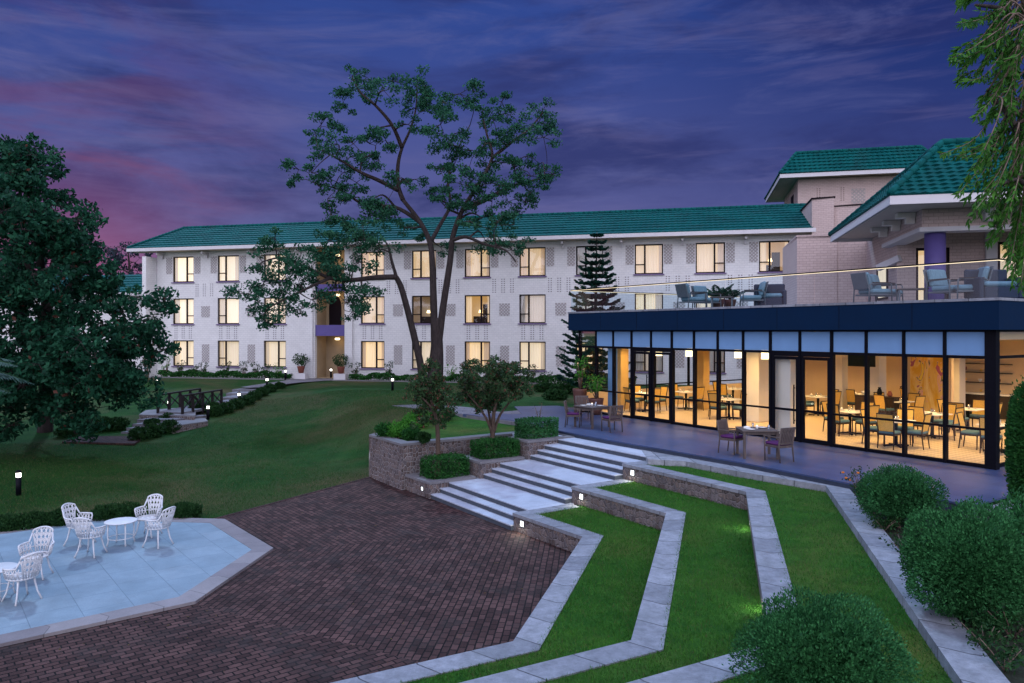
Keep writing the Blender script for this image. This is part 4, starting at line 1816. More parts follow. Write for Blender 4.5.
# brick screen wall between wing and pavilion
scr = thing("brick_wall", "tall plain cream brick screen wall between hotel wing and pavilion", "wall", Q(837, 300, 31.5))
s0, s1, s2 = xy(Q(797, 237, 32.0)), xy(Q(837, 237, 31.6)), xy(Q(878, 236.5, 31.0))
zt_ = Q(797, 237, 32.0).z
m = MB()
m.prism([s0, s1, s1 + Vector((1.1, 4)), s0 + Vector((1.2, 5))], 4.05, zt_)
m.prism([s1 + Vector((.004, .06)), s2 + Vector((0, .06)), s2 + Vector((1.1, 4)), s1 + Vector((1.1, 4))], 4.05, zt_ - .02)
m.build("wall_body", M["cream_brick"], scr)
m = MB()
m.prism([s0 + Vector((-.04, -.04)), s2 + Vector((.04, .0)), s2 + Vector((1.1, 4)), s0 + Vector((1.2, 5))], zt_, zt_ + .07)
m.build("wall_cap", M["cream_brick"], scr)

# ------------------------------------------------------------------ the glass restaurant
rest = thing("restaurant_building", "flat roofed glass restaurant with navy roof band and warm lit dining room", "building", RL(GL / 2, 0, 0), RZ)
BW = GL / 15
ZTR = 2.78                     # transom
ZTOP = 3.40
IND = 12.0                      # room depth


def rprism(m, g0, g1, w0, w1, z0, z1):
    return m.prism([xy(RL(g0, w0)), xy(RL(g1, w0)), xy(RL(g1, w1)), xy(RL(g0, w1))], z0, z1)


m = MB()
rprism(m, -.42, GL + .33, -.30, 14, ZTOP + .03, 4.14)
m.build("roof_band", M["navy"], rest)
for i in range(1, 8):
    m = MB()
    g_ = -.42 + (GL + .75) * i / 8
    rprism(m, g_ - .006, g_ + .006, -.304, -.298, ZTOP + .05, 4.12)
    m.build("panel_joint", M["black_metal"], rest)
m = MB()
rprism(m, -.44, GL + .35, -.32, 14.02, 4.142, 4.21)
m.build("terrace_slab", M["coping"], rest)
# frame members
fm = MB()
for i in range(16):
    g = i * BW
    w_ = .075 if i not in (3, 5, 9, 11) else .09
    z1 = ZTOP + .03
    if i == 15:
        rprism(fm, g - .10, g + .16, -.06, .14, 0.0, z1)
    else:
        rprism(fm, g - w_ / 2, g + w_ / 2, -.05, .10, 0.0, z1)
doors = (3, 4, 9, 10)
for i in range(15):
    tr = fm
    a, b = i * BW + .05, (i + 1) * BW - .05
    th = .16 if i in doors else .075
    rprism(tr, a, b, -.04, .08, ZTR - th, ZTR)
    rprism(tr, a, b, -.04, .08, ZTOP - .02, ZTOP + .03)
    if i not in doors:
        rprism(tr, a, b, -.035, .06, 0.003, .09)
        rprism(tr, a, b, -.035, .06, .93, .985)
fm.build("window_frame", M["black_metal"], rest)
for i in range(15):
    a, b = i * BW + .04, (i + 1) * BW - .04
    m = MB()
    rprism(m, a, b, .0, .02, ZTR + .004, ZTOP - .024)
    m.build("transom_panel", M["transom"] if i > 0 else M["glass"], rest)
    if i in doors:
        f = MB()
        rprism(f, a + .012, a + .10, -.03, .04, .012, ZTR - .17)
        rprism(f, b - .10, b - .012, -.03, .04, .012, ZTR - .17)
        rprism(f, a + .10, b - .10, -.03, .04, .012, .14)
        rprism(f, a + .10, b - .10, -.03, .04, ZTR - .26, ZTR - .17)
        rprism(f, a + .10, b - .10, -.03, .04, .93, 1.0)
        fo = f.build("door", M["black_metal"], rest)
        g = MB()
        g.quad(RL(a + .1, .0, .14), RL(b - .1, .0, .14), RL(b - .1, .0, ZTR - .26), RL(a + .1, .0, ZTR - .26))
        g.build("pane", M["glass"], fo)
        h = MB()
        hx = b - .13 if i in (3, 9) else a + .13
        h.tube([RL(hx, -.08, .55), RL(hx, -.08, 1.75)], .022, 8)
        h.bar(RL(hx, -.08, .65), RL(hx, -.03, .65), .03)
        h.bar(RL(hx, -.08, 1.65), RL(hx, -.03, 1.65), .03)
        h.build("handle", M["black_metal"], fo)
    else:
        g = MB()
        g.quad(RL(a, .01, .09), RL(b, .01, .09), RL(b, .01, ZTR - .07), RL(a, .01, ZTR - .07))
        g.build("pane", M["glass"], rest)
# ends: left return glazed, right return glazed with dark frame
for side_, g in (("l", 0.0), ("r", GL)):
    f = MB()
    for w in (2.2, 4.4, 6.6, 8.8, 11.9):
        rprism(f, g - .05, g + .05, w - .04, w + .04, 0, ZTOP + .03)
    for z0, z1 in ((0.003, .09), (ZTR - .07, ZTR), (.93, .985), (ZTOP - .02, ZTOP + .028)):
        rprism(f, g - .04, g + .04, .16, 2.15, z0, z1)
        rprism(f, g - .04, g + .04, 2.25, 4.35, z0, z1)
        rprism(f, g - .04, g + .04, 4.45, 6.55, z0, z1)
        rprism(f, g - .04, g + .04, 6.65, 8.75, z0, z1)
        rprism(f, g - .04, g + .04, 8.85, 11.85, z0, z1)
    f.build("side_frame", M["black_metal"], rest)
    p = MB()
    p.quad(RL(g, .15, .05), RL(g, 11.9, .05), RL(g, 11.9, ZTOP), RL(g, .15, ZTOP))
    p.build("pane", M["glass"], rest)
# blue roller blind beside the left corner
m = MB()
rprism(m, 1.50, 2.02, .25, .30, .02, ZTR - .1)
m.build("blind", M["transom"], rest)


def mat_carpet():
    t = NT("patterned_floor_tile")
    uv = t.coord("UV")
    ch = t.n("ShaderNodeTexChecker")
    ch.inputs["Scale"].default_value = 7.5
    t.l(uv, ch.inputs["Vector"])
    t.set(ch.inputs["Color1"], (.62, .50, .34))
    t.set(ch.inputs["Color2"], (.34, .25, .15))
    n = t.noise(8, 4)
    t.princ(t.mix(.30, ch.outputs[0], t.mix(n, (.48, .38, .25), (.62, .5, .34))), .45, 0, .4)
    return t.m


M["carpet"] = mat_carpet()
M["room_plaster"] = mat_plain("dining_room_plaster", (.62, .47, .30), .8, .05, 1.5, .05)
M["cream_pillar"] = mat_plain("cream_pillar_paint", (.74, .68, .57), .7, .04, 1.5, .03)
M["ochre"] = mat_plain("ochre_panel", (.55, .36, .13), .6, .1, 1.5, .05)
m = MB()
rprism(m, .07, .20, .2, 11.8, .01, .80)
m.build("side_sill", M["room_plaster"], rest)
m = MB()
rprism(m, .03, GL - .03, .12, IND, -.02, .006)
m.build("floor", M["carpet"], rest, uvrot=RZ + R(45))
m = MB()
rprism(m, .03, GL - .03, .16, IND, ZTOP - .22, ZTOP + .02)
m.build("ceiling", M["room_plaster"], rest)


def RB(a, b, z):            # rear wall seen from inside: a runs along the facade, b>0 towards the viewer
    return RL(a, IND - b, z)


bops = []
m = MB()
wall_grid(m, RB, 0.03, GL - .03, 0, ZTOP, bops, .2)
m.build("rear_wall", M["room_plaster"], rest)
# outer shell of the roof underside behind the room, and back rooms
m = MB()
rprism(m, 3.6, GL - .03, IND + .25, 13.9, 0, ZTOP)
m.build("back_rooms", M["cream_brick"], rest)
# pillars: (image column of left edge, right edge, floor row)
for (u0, u1, v, mt, nm) in ((614.5, 628, 409, "ochre", 0), (697, 709, 409, "ochre", 0), (744, 770, 421, "cream_pillar", 0), (776, 800, 437.5, "cream_pillar", 0),
                            (834, 847, 414, "cream_pillar", 0), (868, 885, 417, "cream_pillar", 0), (948, 964, 417, "cream_pillar", 0)):
    c0 = P((u0 + u1) / 2, v, 0.0)
    wd_ = (u1 - u0) / F * c0.y
    m = MB()
    m.box((0, 0, (ZTOP - .25) / 2 + .01), (wd_ / 1.30, wd_ / 1.30, ZTOP - .25), frame((c0.x, c0.y, .0), RZ), .012)
    m.build("pillar", M[mt], rest)

# low dark sideboard between the pillars
sp_ = P(877, 420, 0)
t = thing("sideboard", "dark low sideboard in front of the pillar left of the painting", "sideboard", (sp_.x, sp_.y, .006), RZ)
m = MB()
m.box((0, 0, .45), (1.5, .42, .86), None, .01)
m.build("cabinet", M["dark_wood"], t, False)
m = MB()
m.box((0, 0, .895), (1.56, .46, .03), None, .006)
m.build("top", M["dark_wood"], t, False)
for k in (-1, 0, 1):
    m = MB()
    m.box((k * .49, -.218, .45), (.46, .016, .74), None, .004)
    d_ = m.build("door", M["dark_wood"], t, False)
    m = MB()
    m.box((k * .49 + .18, -.236, .5), (.015, .02, .12))
    m.build("handle", M["grey_metal"], d_, False)
for k, (x, h, nm, lb, mt) in enumerate(((-.45, .16, "bowl", "white serving bowl at the left of the dark sideboard", "ceramic"), (.1, .34, "vase", "tall dark vase in the middle of the sideboard", "black_metal"), (.5, .22, "vase", "short clay vase at the right of the sideboard", "clay"))):
    q = frame((sp_.x, sp_.y, .006), RZ) @ Vector((x, 0, .912))
    v_ = thing(nm, lb, nm, q, 0)
    m = MB()
    m.lathe([(.05, 0), (.10, h * .35), (.07, h * .75), (.045, h * .88), (.06, h)] if nm == "vase" else [(.06, 0), (.13, h * .6), (.17, h), (.15, h)], (0, 0, 0), 14)
    m.build("body", M[mt], v_, False)

# ceiling downlights: real fittings with their lamps
for gi, g in enumerate((1.6, 4.2, 6.8, 9.4, 12.0, 14.6)):
    for w in (1.8, 5.4, 9.2):
        m = MB()
        c = RL(g, w, ZTOP - .235)
        m.lathe([(.10, 0), (.10, .012)], c, 16)
        fo = m.build("downlight", M["lamp_white"], rest)
        d = bpy.data.lights.new("downlight_lamp", "AREA")
        d.shape = "DISK"
        d.size = .5
        d.energy = 68
        d.color = (1.0, .63, .25)
        d.spread = R(125)
        o = bpy.data.objects.new("downlight_lamp", d)
        col.objects.link(o)
        o.parent = fo
        o.location = WM[fo.name].inverted() @ (c - Vector((0, 0, .02)))
        o.rotation_euler = (0, 0, 0)

# pendant lamps along the left bays
for n_, (u, v) in enumerate(((650, 353), (659, 356), (689, 356), (738, 354), (765, 354))):
    Yd = [36, 30, 29.2, 27.6, 26.4][n_]
    p = Q(u, v, Yd)
    p.z = 2.56
    root = thing("pendant_lamp", ["small glowing cylinder pendant lamp farthest left behind the glass", "glowing cylinder pendant lamp above the left double door", "glowing cylinder pendant lamp in the right leaf of the left door", "glowing cylinder pendant lamp left of the first white pillar", "glowing cylinder pendant lamp right of the first white pillar"][n_], "pendant lamp", (p.x, p.y, p.z), 0, "pendant lamps in the dining room")
    m = MB()
    m.lathe([(.13, -.16), (.13, .16)], (0, 0, 0), 18)
    m.build("lamp_shade", M["shade"], root, False)
    m = MB()
    m.tube([(0, 0, .16), (0, 0, ZTOP - .22 - p.z)], .008, 6)
    m.build("cord", M["black_metal"], root, False)

# television and painting
c = Q(861.5, 358.5, 28.6)
tvp = thing("television", "black flat television hanging high on the dining room wall", "television", (c.x, c.y, c.z), RZ)
m = MB()
m.box((0, 0, 0), (1.1, .06, .62), None, .012)
m.build("screen", M["black_metal"], tvp, False)
m = MB()
m.box((0, .06, .55), (.05, .05, .7))
m.box((0, .06, .15), (.3, .03, .3))
m.build("bracket", M["grey_metal"], tvp, False)


def mat_art():
    t = NT("yellow_abstract_paint")
    uv = t.coord("Object")
    n1 = t.noise(1.1, 4, .6, uv, 1.6, (1.3, 1.0, .5))
    n2 = t.noise(1.5, 2, .5, uv, 2.6, (1.3, 1, .55))
    n3 = t.noise(2.3, 2, .5, uv, 1.0, (1.2, 1, .6))
    cc = t.mix(t.rng(n1, .38, .62), (.80, .42, .02), (.95, .75, .30))
    cc = t.mix(t.rng(n2, .55, .58), cc, (.82, .46, .34))
    cc = t.mix(t.rng(n2, .60, .61), cc, (.14, .15, .05))
    cc = t.mix(t.rng(n2, .63, .64), cc, (.90, .62, .06))
    cc = t.mix(t.rng(n3, .64, .67), cc, (.42, .10, .16))
    t.princ(cc, .6, 0, .3)
    return t.m


M["art"] = mat_art()
pa = RL(9.9, 8.9)
pw = 1.0
art = thing("wall_painting", "tall yellow abstract painting of leafy swirls on the dining room wall", "painting", (pa.x, pa.y, 0), RZ)
m = MB()
m.box((0, 0, 1.62), (pw * 1.25, .05, 2.55))
m.build("canvas", M["art"], art, False)
m = MB()
m.box((0, .12, 1.55), (pw * 1.25 + .5, .18, 3.0))
m.build("panel_wall", M["room_plaster"], art, False)

# buffet counter at the right rear
bf = P(975, 418, 0)
buf = thing("buffet_counter", "buffet counter with shelves of dishes at the right rear of the restaurant", "counter", (bf.x, bf.y + 1.2, 0), RZ)
m = MB()
m.box((.4, 0, .45), (3.4, .7, .9), None, .01)
m.build("counter_base", M["dark_wood"], buf, False)
m = MB()
m.box((.4, 0, .93), (3.5, .8, .05))
m.build("counter_top", M["ceramic"], buf, False)
for z in (1.35, 1.75, 2.1):
    m = MB()
    m.box((.4, .2, z), (3.2, .4, .035))
    m.build("shelf", M["dark_wood"], buf, False)
m = MB()
for x in (-1.15, .4, 1.95):
    m.bar((x, .36, .95), (x, .36, 2.6), .04)
m.build("shelf_post", M["black_metal"], buf, False)
for k in range(14):
    m = MB()
    x = -1.0 + (k % 5) * .62 + random.uniform(-.1, .1)
    z = (.955, 1.37, 1.77)[k // 5]
    s = random.uniform(.07, .12)
    m.lathe([(s * .5, 0), (s, s * .8), (s * .95, s * 1.3 + random.random() * .06)], (x, .15, z), 12)
    o = m.build("serving_dish", random.choice([M["ceramic"], M["woven"], M["clay"], M["grey_metal"]]), buf, False)

# ------------------------------------------------------------------ glass balustrade round the upper terrace
ZR = 5.14
bal = thing("glass_balustrade", "glass balustrade with glowing slim handrail around the upper terrace", "balustrade", RL(GL / 2, -.2, 4.21), RZ)
gl0, gl1 = -.36, GL + .27
npan = 10
for i in range(npan):
    a = gl0 + (gl1 - gl0) * i / npan + .012
    b = gl0 + (gl1 - gl0) * (i + 1) / npan - .012
    m = MB()
    m.quad(RL(a, -.2, 4.215), RL(b, -.2, 4.215), RL(b, -.2, ZR - .02), RL(a, -.2, ZR - .02))
    m.build("pane", M["rail_glass"], bal)
for i in range(5):
    a, b = -.2 + i * 2.4 + .012, -.2 + (i + 1) * 2.4 - .012
    for g in (gl0, gl1):
        m = MB()
        m.quad(RL(g, a, 4.215), RL(g, b, 4.215), RL(g, b, ZR - .02), RL(g, a, ZR - .02))
        m.build("pane", M["rail_glass"], bal)
m = MB()
rl_ = [RL(gl0, 11.8, ZR), RL(gl0, -.2, ZR), RL(gl1, -.2, ZR), RL(gl1, 11.8, ZR)]
for a, b in zip(rl_[:-1], rl_[1:]):
    m.bar(a, b, .05, .035)
m.build("handrail", M["black_metal"], bal)
m = MB()
for a, b in zip(rl_[:-1], rl_[1:]):
    dz = Vector((0, 0, -.024))
    m.bar(a + dz, b + dz, .03, .012)
m.build("led_strip", M["led"], bal)

# ------------------------------------------------------------------ furniture prototypes (built at the origin, facing +Y)
def proto_dining_chair():
    t = thing("dining_chair", "x", "chair")
    for sx in (-1, 1):
        m = MB()
        m.tube([(sx * .22, .21, 0), (sx * .225, .22, .43)], [.016, .022], 6)
        m.build("leg", M["dark_wood"], t, False)
        m = MB()
        m.tube([(sx * .22, -.25, 0), (sx * .215, -.20, .43), (sx * .225, -.235, .72), (sx * .225, -.30, 1.02)], [.016, .022, .02, .017], 6)
        m.build("leg", M["dark_wood"], t, False)
    m = MB()
    m.box((0, .01, .41), (.47, .46, .05), None, .01)
    m.build("seat_frame", M["dark_wood"], t, False)
    m = MB()
    m.box((0, .015, .47), (.48, .47, .085), None, .03)
    m.build("seat", M["teal_cushion"], t, False)
    m = MB()
    fr = frame((0, -.245, .75)) @ Matrix.Rotation(R(12), 4, "X")
    m.box((0, 0, 0), (.44, .028, .50), fr, .008)
    b = m.build("backrest", M["woven"], t, False)
    m = MB()
    m.bar(fr @ Vector((-.235, 0, .265)), fr @ Vector((.235, 0, .265)), .032, .03)
    m.bar(fr @ Vector((-.22, 0, -.255)), fr @ Vector((.22, 0, -.255)), .025, .025)
    m.build("back_rail", M["dark_wood"], b, False)
    return t


def proto_dining_table():
    t = thing("dining_table", "x", "table")
    m = MB()
    m.box((0, 0, .745), (.85, .85, .035), None, .012)
    m.build("tabletop", M["cloth"], t, False)
    m = MB()
    m.lathe([(.05, .06), (.04, .3), (.055, .70), (.12, .727)], (0, 0, 0), 12)
    m.build("pedestal", M["black_metal"], t, False)
    m = MB()
    for k in range(4):
        a = k * math.pi / 2 + .785
        m.bar((0, 0, .05), (.36 * math.cos(a), .36 * math.sin(a), .02), .07, .04)
    m.build("foot", M["black_metal"], t, False)
    for k, (x, y) in enumerate(((-.22, 0), (.22, 0))):
        m = MB()
        m.lathe([(.02, 0), (.035, .004), (.10, .014), (.105, .018)], (0, 0, 0), 14)
    return t


def proto_deck_chair():
    t = thing("deck_chair", "x", "chair")
    for sx in (-1, 1):
        m = MB()
        m.tube([(sx * .25, .24, 0), (sx * .26, .25, .64)], [.017, .024], 6)
        m.build("leg", M["grey_wood"], t, False)
        m = MB()
        m.tube([(sx * .24, -.27, 0), (sx * .24, -.22, .43), (sx * .24, -.31, .90)], [.017, .024, .018], 6)
        m.build("leg", M["grey_wood"], t, False)
        m = MB()
        m.bar((sx * .26, .28, .655), (sx * .25, -.27, .645), .05, .026)
        m.build("armrest", M["grey_wood"], t, False)
    m = MB()
    m.box((0, .01, .40), (.5, .48, .06), None, .008)
    m.build("seat_frame", M["grey_wood"], t, False)
    m = MB()
    m.box((0, .02, .47), (.47, .48, .075), None, .028)
    m.build("cushion", M["purple_cushion"], t, False)
    m = MB()
    fr = frame((0, -.27, .68)) @ Matrix.Rotation(R(11), 4, "X")
    for k in range(8):
        x = -.20 + k * .4 / 7
        m.box((x, 0, 0), (.036, .018, .36), fr)
    m.box((0, 0, .20), (.50, .028, .06), fr)
    m.box((0, 0, -.2), (.48, .026, .045), fr)
    m.build("backrest", M["grey_wood"], t, False)
    return t


def proto_deck_table():
    t = thing("deck_table", "x", "table")
    m = MB()
    for k in range(7):
        m.box((0, -.4 + k * .8 / 6, .735), (.96, .128, .03), None, .004)
    m.build("tabletop", M["grey_wood"], t, False)
    m = MB()
    m.box((0, .40, .68), (.86, .025, .07))
    m.box((0, -.40, .68), (.86, .025, .07))
    m.box((.43, 0, .68), (.025, .775, .07))
    m.box((-.43, 0, .68), (.025, .775, .07))
    m.build("apron", M["grey_wood"], t, False)
    for sx in (-1, 1):
        for sy in (-1, 1):
            m = MB()
            m.box((sx * .43, sy * .41, .36), (.065, .065, .715), None, .006)
            m.build("leg", M["grey_wood"], t, False)
    return t


def proto_lounge_chair(scale_w=.72):
    t = thing("lounge_chair", "x", "chair")
    for sx in (-1, 1):
        m = MB()
        m.tube([(sx * .36, .36, 0), (sx * .36, .34, .56), (sx * .36, .28, .60), (sx * .36, -.30, .58), (sx * .36, -.36, .54), (sx * .36, -.40, 0)], .02, 8)
        m.build("side_frame", M["grey_metal"], t, False)
        m = MB()
        m.box((sx * .36, .02, .61), (.07, .60, .025), None, .008)
        m.build("armrest", M["dark_wood"], t, False)
    m = MB()
    m.box((0, 0, .26), (.70, .68, .04))
    m.build("seat_frame", M["grey_metal"], t, False)
    m = MB()
    m.box((0, .04, .36), (.64, .66, .15), None, .05)
    m.build("seat_cushion", M["blue_cushion"], t, False)
    m = MB()
    fr = frame((0, -.33, .66)) @ Matrix.Rotation(R(14), 4, "X")
    m.box((0, 0, 0), (.64, .15, .52), fr, .05)
    m.build("back_cushion", M["blue_cushion"], t, False)
    m = MB()
    fr2 = frame((0, -.43, .62)) @ Matrix.Rotation(R(14), 4, "X")
    m.box((0, 0, .05), (.70, .03, .50), fr2, .01)
    m.build("back_frame", M["grey_metal"], t, False)
    return t


def proto_low_table():
    t = thing("coffee_table", "x", "table")
    m = MB()
    m.box((0, 0, .40), (.8, .5, .04), None, .01)
    m.build("tabletop", M["grey_wood"], t, False)
    for sx in (-1, 1):
        for sy in (-1, 1):
            m = MB()
            m.bar((sx * .35, sy * .2, 0), (sx * .35, sy * .2, .38), .04)
            m.build("leg", M["grey_metal"], t, False)
    return t


def proto_cast_chair():
    """White cast chair: round pierced seat, fan back with open lattice, curved legs."""
    t = thing("cast_metal_chair", "x", "chair")
    r_ = .0155

    def ring(fn, n, rad, closed=True):
        pts = [fn(k / n) for k in range(n + (1 if closed else 0))]
        return pts
    # seat: rim and pierced plate of spokes and rings
    m = MB()
    zc = .43
    m.tube([(.24 * math.cos(2 * math.pi * k / 20), .24 * math.sin(2 * math.pi * k / 20), zc) for k in range(21)], .018, 6)
    m.tube([(.13 * math.cos(2 * math.pi * k / 14), .13 * math.sin(2 * math.pi * k / 14), zc) for k in range(15)], .012, 6)
    for k in range(12):
        a = 2 * math.pi * k / 12
        m.tube([(.05 * math.cos(a), .05 * math.sin(a), zc), (.235 * math.cos(a + .2), .235 * math.sin(a + .2), zc)], .011, 5)
    m.lathe([(.06, zc - .008), (.06, zc + .008)], (0, 0, 0), 12)
    m.lathe([(.215, zc - .012), (.215, zc - .006)], (0, 0, 0), 20)
    m.build("seat", M["white_metal"], t, False)
    # curved shell of back and arms: angle 0 is straight back (-Y)

    def shell(a, z):
        """a in radians round the seat from the back, z height."""
        rr = .255 + (z - .43) * .22
        return Vector((rr * math.sin(a), -rr * math.cos(a) - max(0, z - .43) * .06, z))

    def top(a):
        d = abs(a)
        return .90 - .05 * (d / .55) ** 2 if d < .55 else max(.655, .85 - (d - .55) * 1.6)
    m = MB()
    outline = [shell(k / 12 * .58, top(k / 12 * .58)) for k in range(-12, 13)]
    m.tube(outline, r_ * 1.15, 6)
    for sgn in (-1, 1):
        m.tube([shell(sgn * .58, top(sgn * .58)), shell(sgn * .50, .70), shell(sgn * .40, .45)], r_, 6)
    # lattice of crossing bars
    for a0 in (-.34, -.12, .12, .34):
        m.tube([shell(a0 * .7, .45), shell(a0, .68), shell(a0 * 1.15, top(a0 * 1.15) - .005)], r_ * .8, 6)
    for z in (.55, .66, .77):
        m.tube([shell(k / 8 * (.42 + (z - .45) * .3), z + .02 * math.cos(k * 1.6)) for k in range(-8, 9)], r_ * .75, 6)
    for i in range(-2, 2):
        for z0 in (.55, .66, .77):
            a0, a1 = i * .24, (i + 1) * .24
            m.tube([shell(a0, z0), shell(a1, z0 + .11)], r_ * .62, 5)
            m.tube([shell(a1, z0), shell(a0, z0 + .11)], r_ * .62, 5)
    m.build("backrest", M["white_metal"], t, False)
    for sgn in (-1, 1):
        m = MB()
        seq = [.58, .8, 1.05, 1.3, 1.55, 1.75]
        m.tube([shell(sgn * a, max(.64, top(a) - (a - .58) * .02)) for a in seq] + [shell(sgn * 1.85, .60), shell(sgn * 1.8, .45)], r_ * 1.1, 6)
        for a in (.75, 1.0, 1.25, 1.5):
            m.tube([shell(sgn * (a - .12), .45), shell(sgn * (a + .1), .64)], r_ * .65, 5)
            m.tube([shell(sgn * (a + .12), .45), shell(sgn * (a - .1), .64)], r_ * .65, 5)
        m.tube([shell(sgn * a, .55) for a in (.5, .8, 1.1, 1.4, 1.75)], r_ * .7, 5)
        m.build("armrest", M["white_metal"], t, False)
    for a in (.8, 2.34, 3.93, 5.48):
        c, s = math.cos(a), math.sin(a)
        m = MB()
        m.tube([(.19 * c, .19 * s, .42), (.215 * c, .215 * s, .30), (.25 * c, .25 * s, .15), (.32 * c, .32 * s, 0)], [.022, .017, .014, .018], 6)
        m.build("leg", M["white_metal"], t, False)
    return t


def proto_cast_table():
    t = thing("cast_metal_table", "x", "table")
    m = MB()
    m.lathe([(.01, .515), (.33, .51), (.345, .522), (.345, .535), (.325, .54), (.01, .542)], (0, 0, 0), 36)
    m.build("tabletop", M["white_metal"], t, False)
    for k in range(4):
        a = k * math.pi / 2 + .5
        m = MB()
        c, s = math.cos(a), math.sin(a)
        m.tube([(.27 * c, .27 * s, .51), (.285 * c, .285 * s, .3), (.27 * c, .27 * s, .12), (.30 * c, .30 * s, 0)], [.018, .015, .014, .017], 8)
        m.build("leg", M["white_metal"], t, False)
    m = MB()
    m.tube([(.27 * math.cos(2 * math.pi * k / 24), .27 * math.sin(2 * math.pi * k / 24), .16) for k in range(25)], .009, 6)
    m.build("stretcher", M["white_metal"], t, False)
    return t


# ------------------------------------------------------------------ white garden furniture on the pale patio
zpad = ZP + .052
cchair = proto_cast_chair()
ctab = proto_cast_table()
tabs = [(P(121, 544, zpad), "round white metal garden table between four chairs near the patio edge"),
        (P(-4, 597, zpad), "round white metal garden table cut off by the left border of the view")]
for i, (p, lb) in enumerate(tabs):
    place(ctab, i == 0, p, .3, lb, "white garden tables")
    ctab["category"] = "table"
chs = [(80, 544, 120, "white lattice garden chair at the back left of the round table"),
       (91, 555, 95, "white lattice garden chair in front left of the round table, back to viewer"),
       (148, 535.5, 120, "white lattice garden chair farthest back beside the round table"),
       (158, 545.5, 120, "white lattice garden chair on the right of the round table, seen side on"),
       (36, 577, 120, "white lattice garden chair behind the table at the left border"),
       (22, 600, 120, "white lattice garden chair nearest the viewer on the patio")]
for i, (u, v, d, lb) in enumerate(chs):
    p = P(u, v, zpad)
    tp = tabs[0][0] if i < 4 else tabs[1][0]
    ang = math.atan2(tp.y - p.y, tp.x - p.x) - math.pi / 2
    place(cchair, i == 0, p, ang + (-.25, .2, .3, -.2, .2, -.25)[i], lb, "white garden chairs")

# ------------------------------------------------------------------ deck tables and chairs
dchair, dtab = proto_deck_chair(), proto_deck_table()
T1, T2 = P(594, 425, 0), P(757, 456.5, 0)
T1 = P(592, 427, 0)
a1 = RZ + R(5)
place(dtab, True, T1, a1, "weathered wooden deck table laid for dinner at the far left end", "deck tables")
place(dtab, False, T2, RZ + R(52), "weathered wooden deck table before the white pillars", "deck tables")


def face(p, q):
    return math.atan2(q.y - p.y, q.x - p.x) - math.pi / 2


dspots = [(T1, P(573.5, 426.5, 0), "slatted deck chair with purple seat left of the far table"),
          (T1, P(583, 420, 0), "slatted deck chair half hidden behind the far deck table"),
          (T1, P(612, 431.5, 0), "slatted deck chair with purple seat right of the far table"),
          (T2, P(731.5, 453, 0), "slatted deck chair with purple seat left of the near deck table"),
          (T2, P(779, 461, 0), "slatted deck chair right of the near deck table, back to viewer")]
for i, (t, p, lb) in enumerate(dspots):
    place(dchair, i == 0, p, face(p, t), lb, "slatted deck chairs")


def tableware(p, rz, n, lab, z=.752, grp="tableware on the deck tables"):
    """a plate, napkin and glasses, each a thing of its own"""
    kinds = [("plate", (-.22, -.2), "white dinner plate"), ("plate", (.2, .22), "white dinner plate"),
             ("glass_tumbler", (-.05, .25), "small clear tumbler"), ("glass_tumbler", (.28, -.12), "small clear tumbler"),
             ("napkin", (-.25, .12), "folded white napkin"), ("candle_holder", (0, 0), "small lit white candle holder")]
    where = ["near corner", "far corner", "far side", "near side", "left side", "middle"]
    fr = frame(p, rz)
    for i in range(n):
        nm, (x, y), lb = kinds[i]
        q = fr @ Vector((x, y, z))
        t = thing(nm, f"{lb} at the {where[i]} of {lab}", nm.replace("_", " "), q, rz, grp)
        m = MB()
        if nm == "plate":
            m.lathe([(.05, 0), (.07, .006), (.125, .018), (.128, .022)], (0, 0, 0), 18)
            m.build("dish", M["ceramic"], t, False)
        elif nm == "glass_tumbler":
            m.lathe([(.028, 0), (.036, .12), (.033, .12), (.026, .008)], (0, 0, 0), 12)
            m.build("cup", M["tumbler"], t, False)
        elif nm == "napkin":
            m.prism([(-.09, -.06), (.09, -.06), (.02, .09)], 0, .05)
            m.build("cloth", M["cloth"], t, False)
        else:
            m.lathe([(.03, 0), (.04, .09)], (0, 0, 0), 12)
            m.build("holder", M["ceramic"], t, False)
            m = MB()
            m.lathe([(.022, .092), (.024, .1)], (0, 0, 0), 10)
            m.build("flame", M["shade"], t, False)


tableware(T1, a1, 6, "the far left deck table")
tableware(T2, RZ + R(52), 6, "the deck table before the pillars")

# ------------------------------------------------------------------ dining room furniture
chair, tab = proto_dining_chair(), proto_dining_table()
# (pixel of table base, which sides carry chairs, description)
tset = [((645, 411), (0, 90, 180, 270), "by the left door"),
        ((686, 409), (0, 90, 180), "deep behind the left door"),
        ((729, 418.5), (0, 90, 180, 270), "left of the white pillar"),
        ((733, 405), (180, 270), "under the rear window"),
        ((772, 409), (0, 180, 270), "just behind the white pillar"),
        ((818, 415), (0, 90, 180, 270), "far behind the right door"),
        ((850, 434), (0, 90, 180, 270), "right of the right door"),
        ((862, 413), (90, 270), "below the television"),
        ((896, 446), (0, 90, 180, 270), "right against the glass"),
        ((898, 421), (0, 90, 180, 270), "left of the painting"),
        ((932, 437), (0, 90, 180, 270), "in front of the painting"),
        ((968, 431), (0, 90, 180, 270), "before the buffet"),
        ((997, 451), (180, 270), "beside the corner column"),
        ((922, 412), (0, 180, 270), "behind the painting wall")]
sidew = {0: "right side", 90: "far side", 180: "left side", 270: "near side"}
first_c = first_t = True
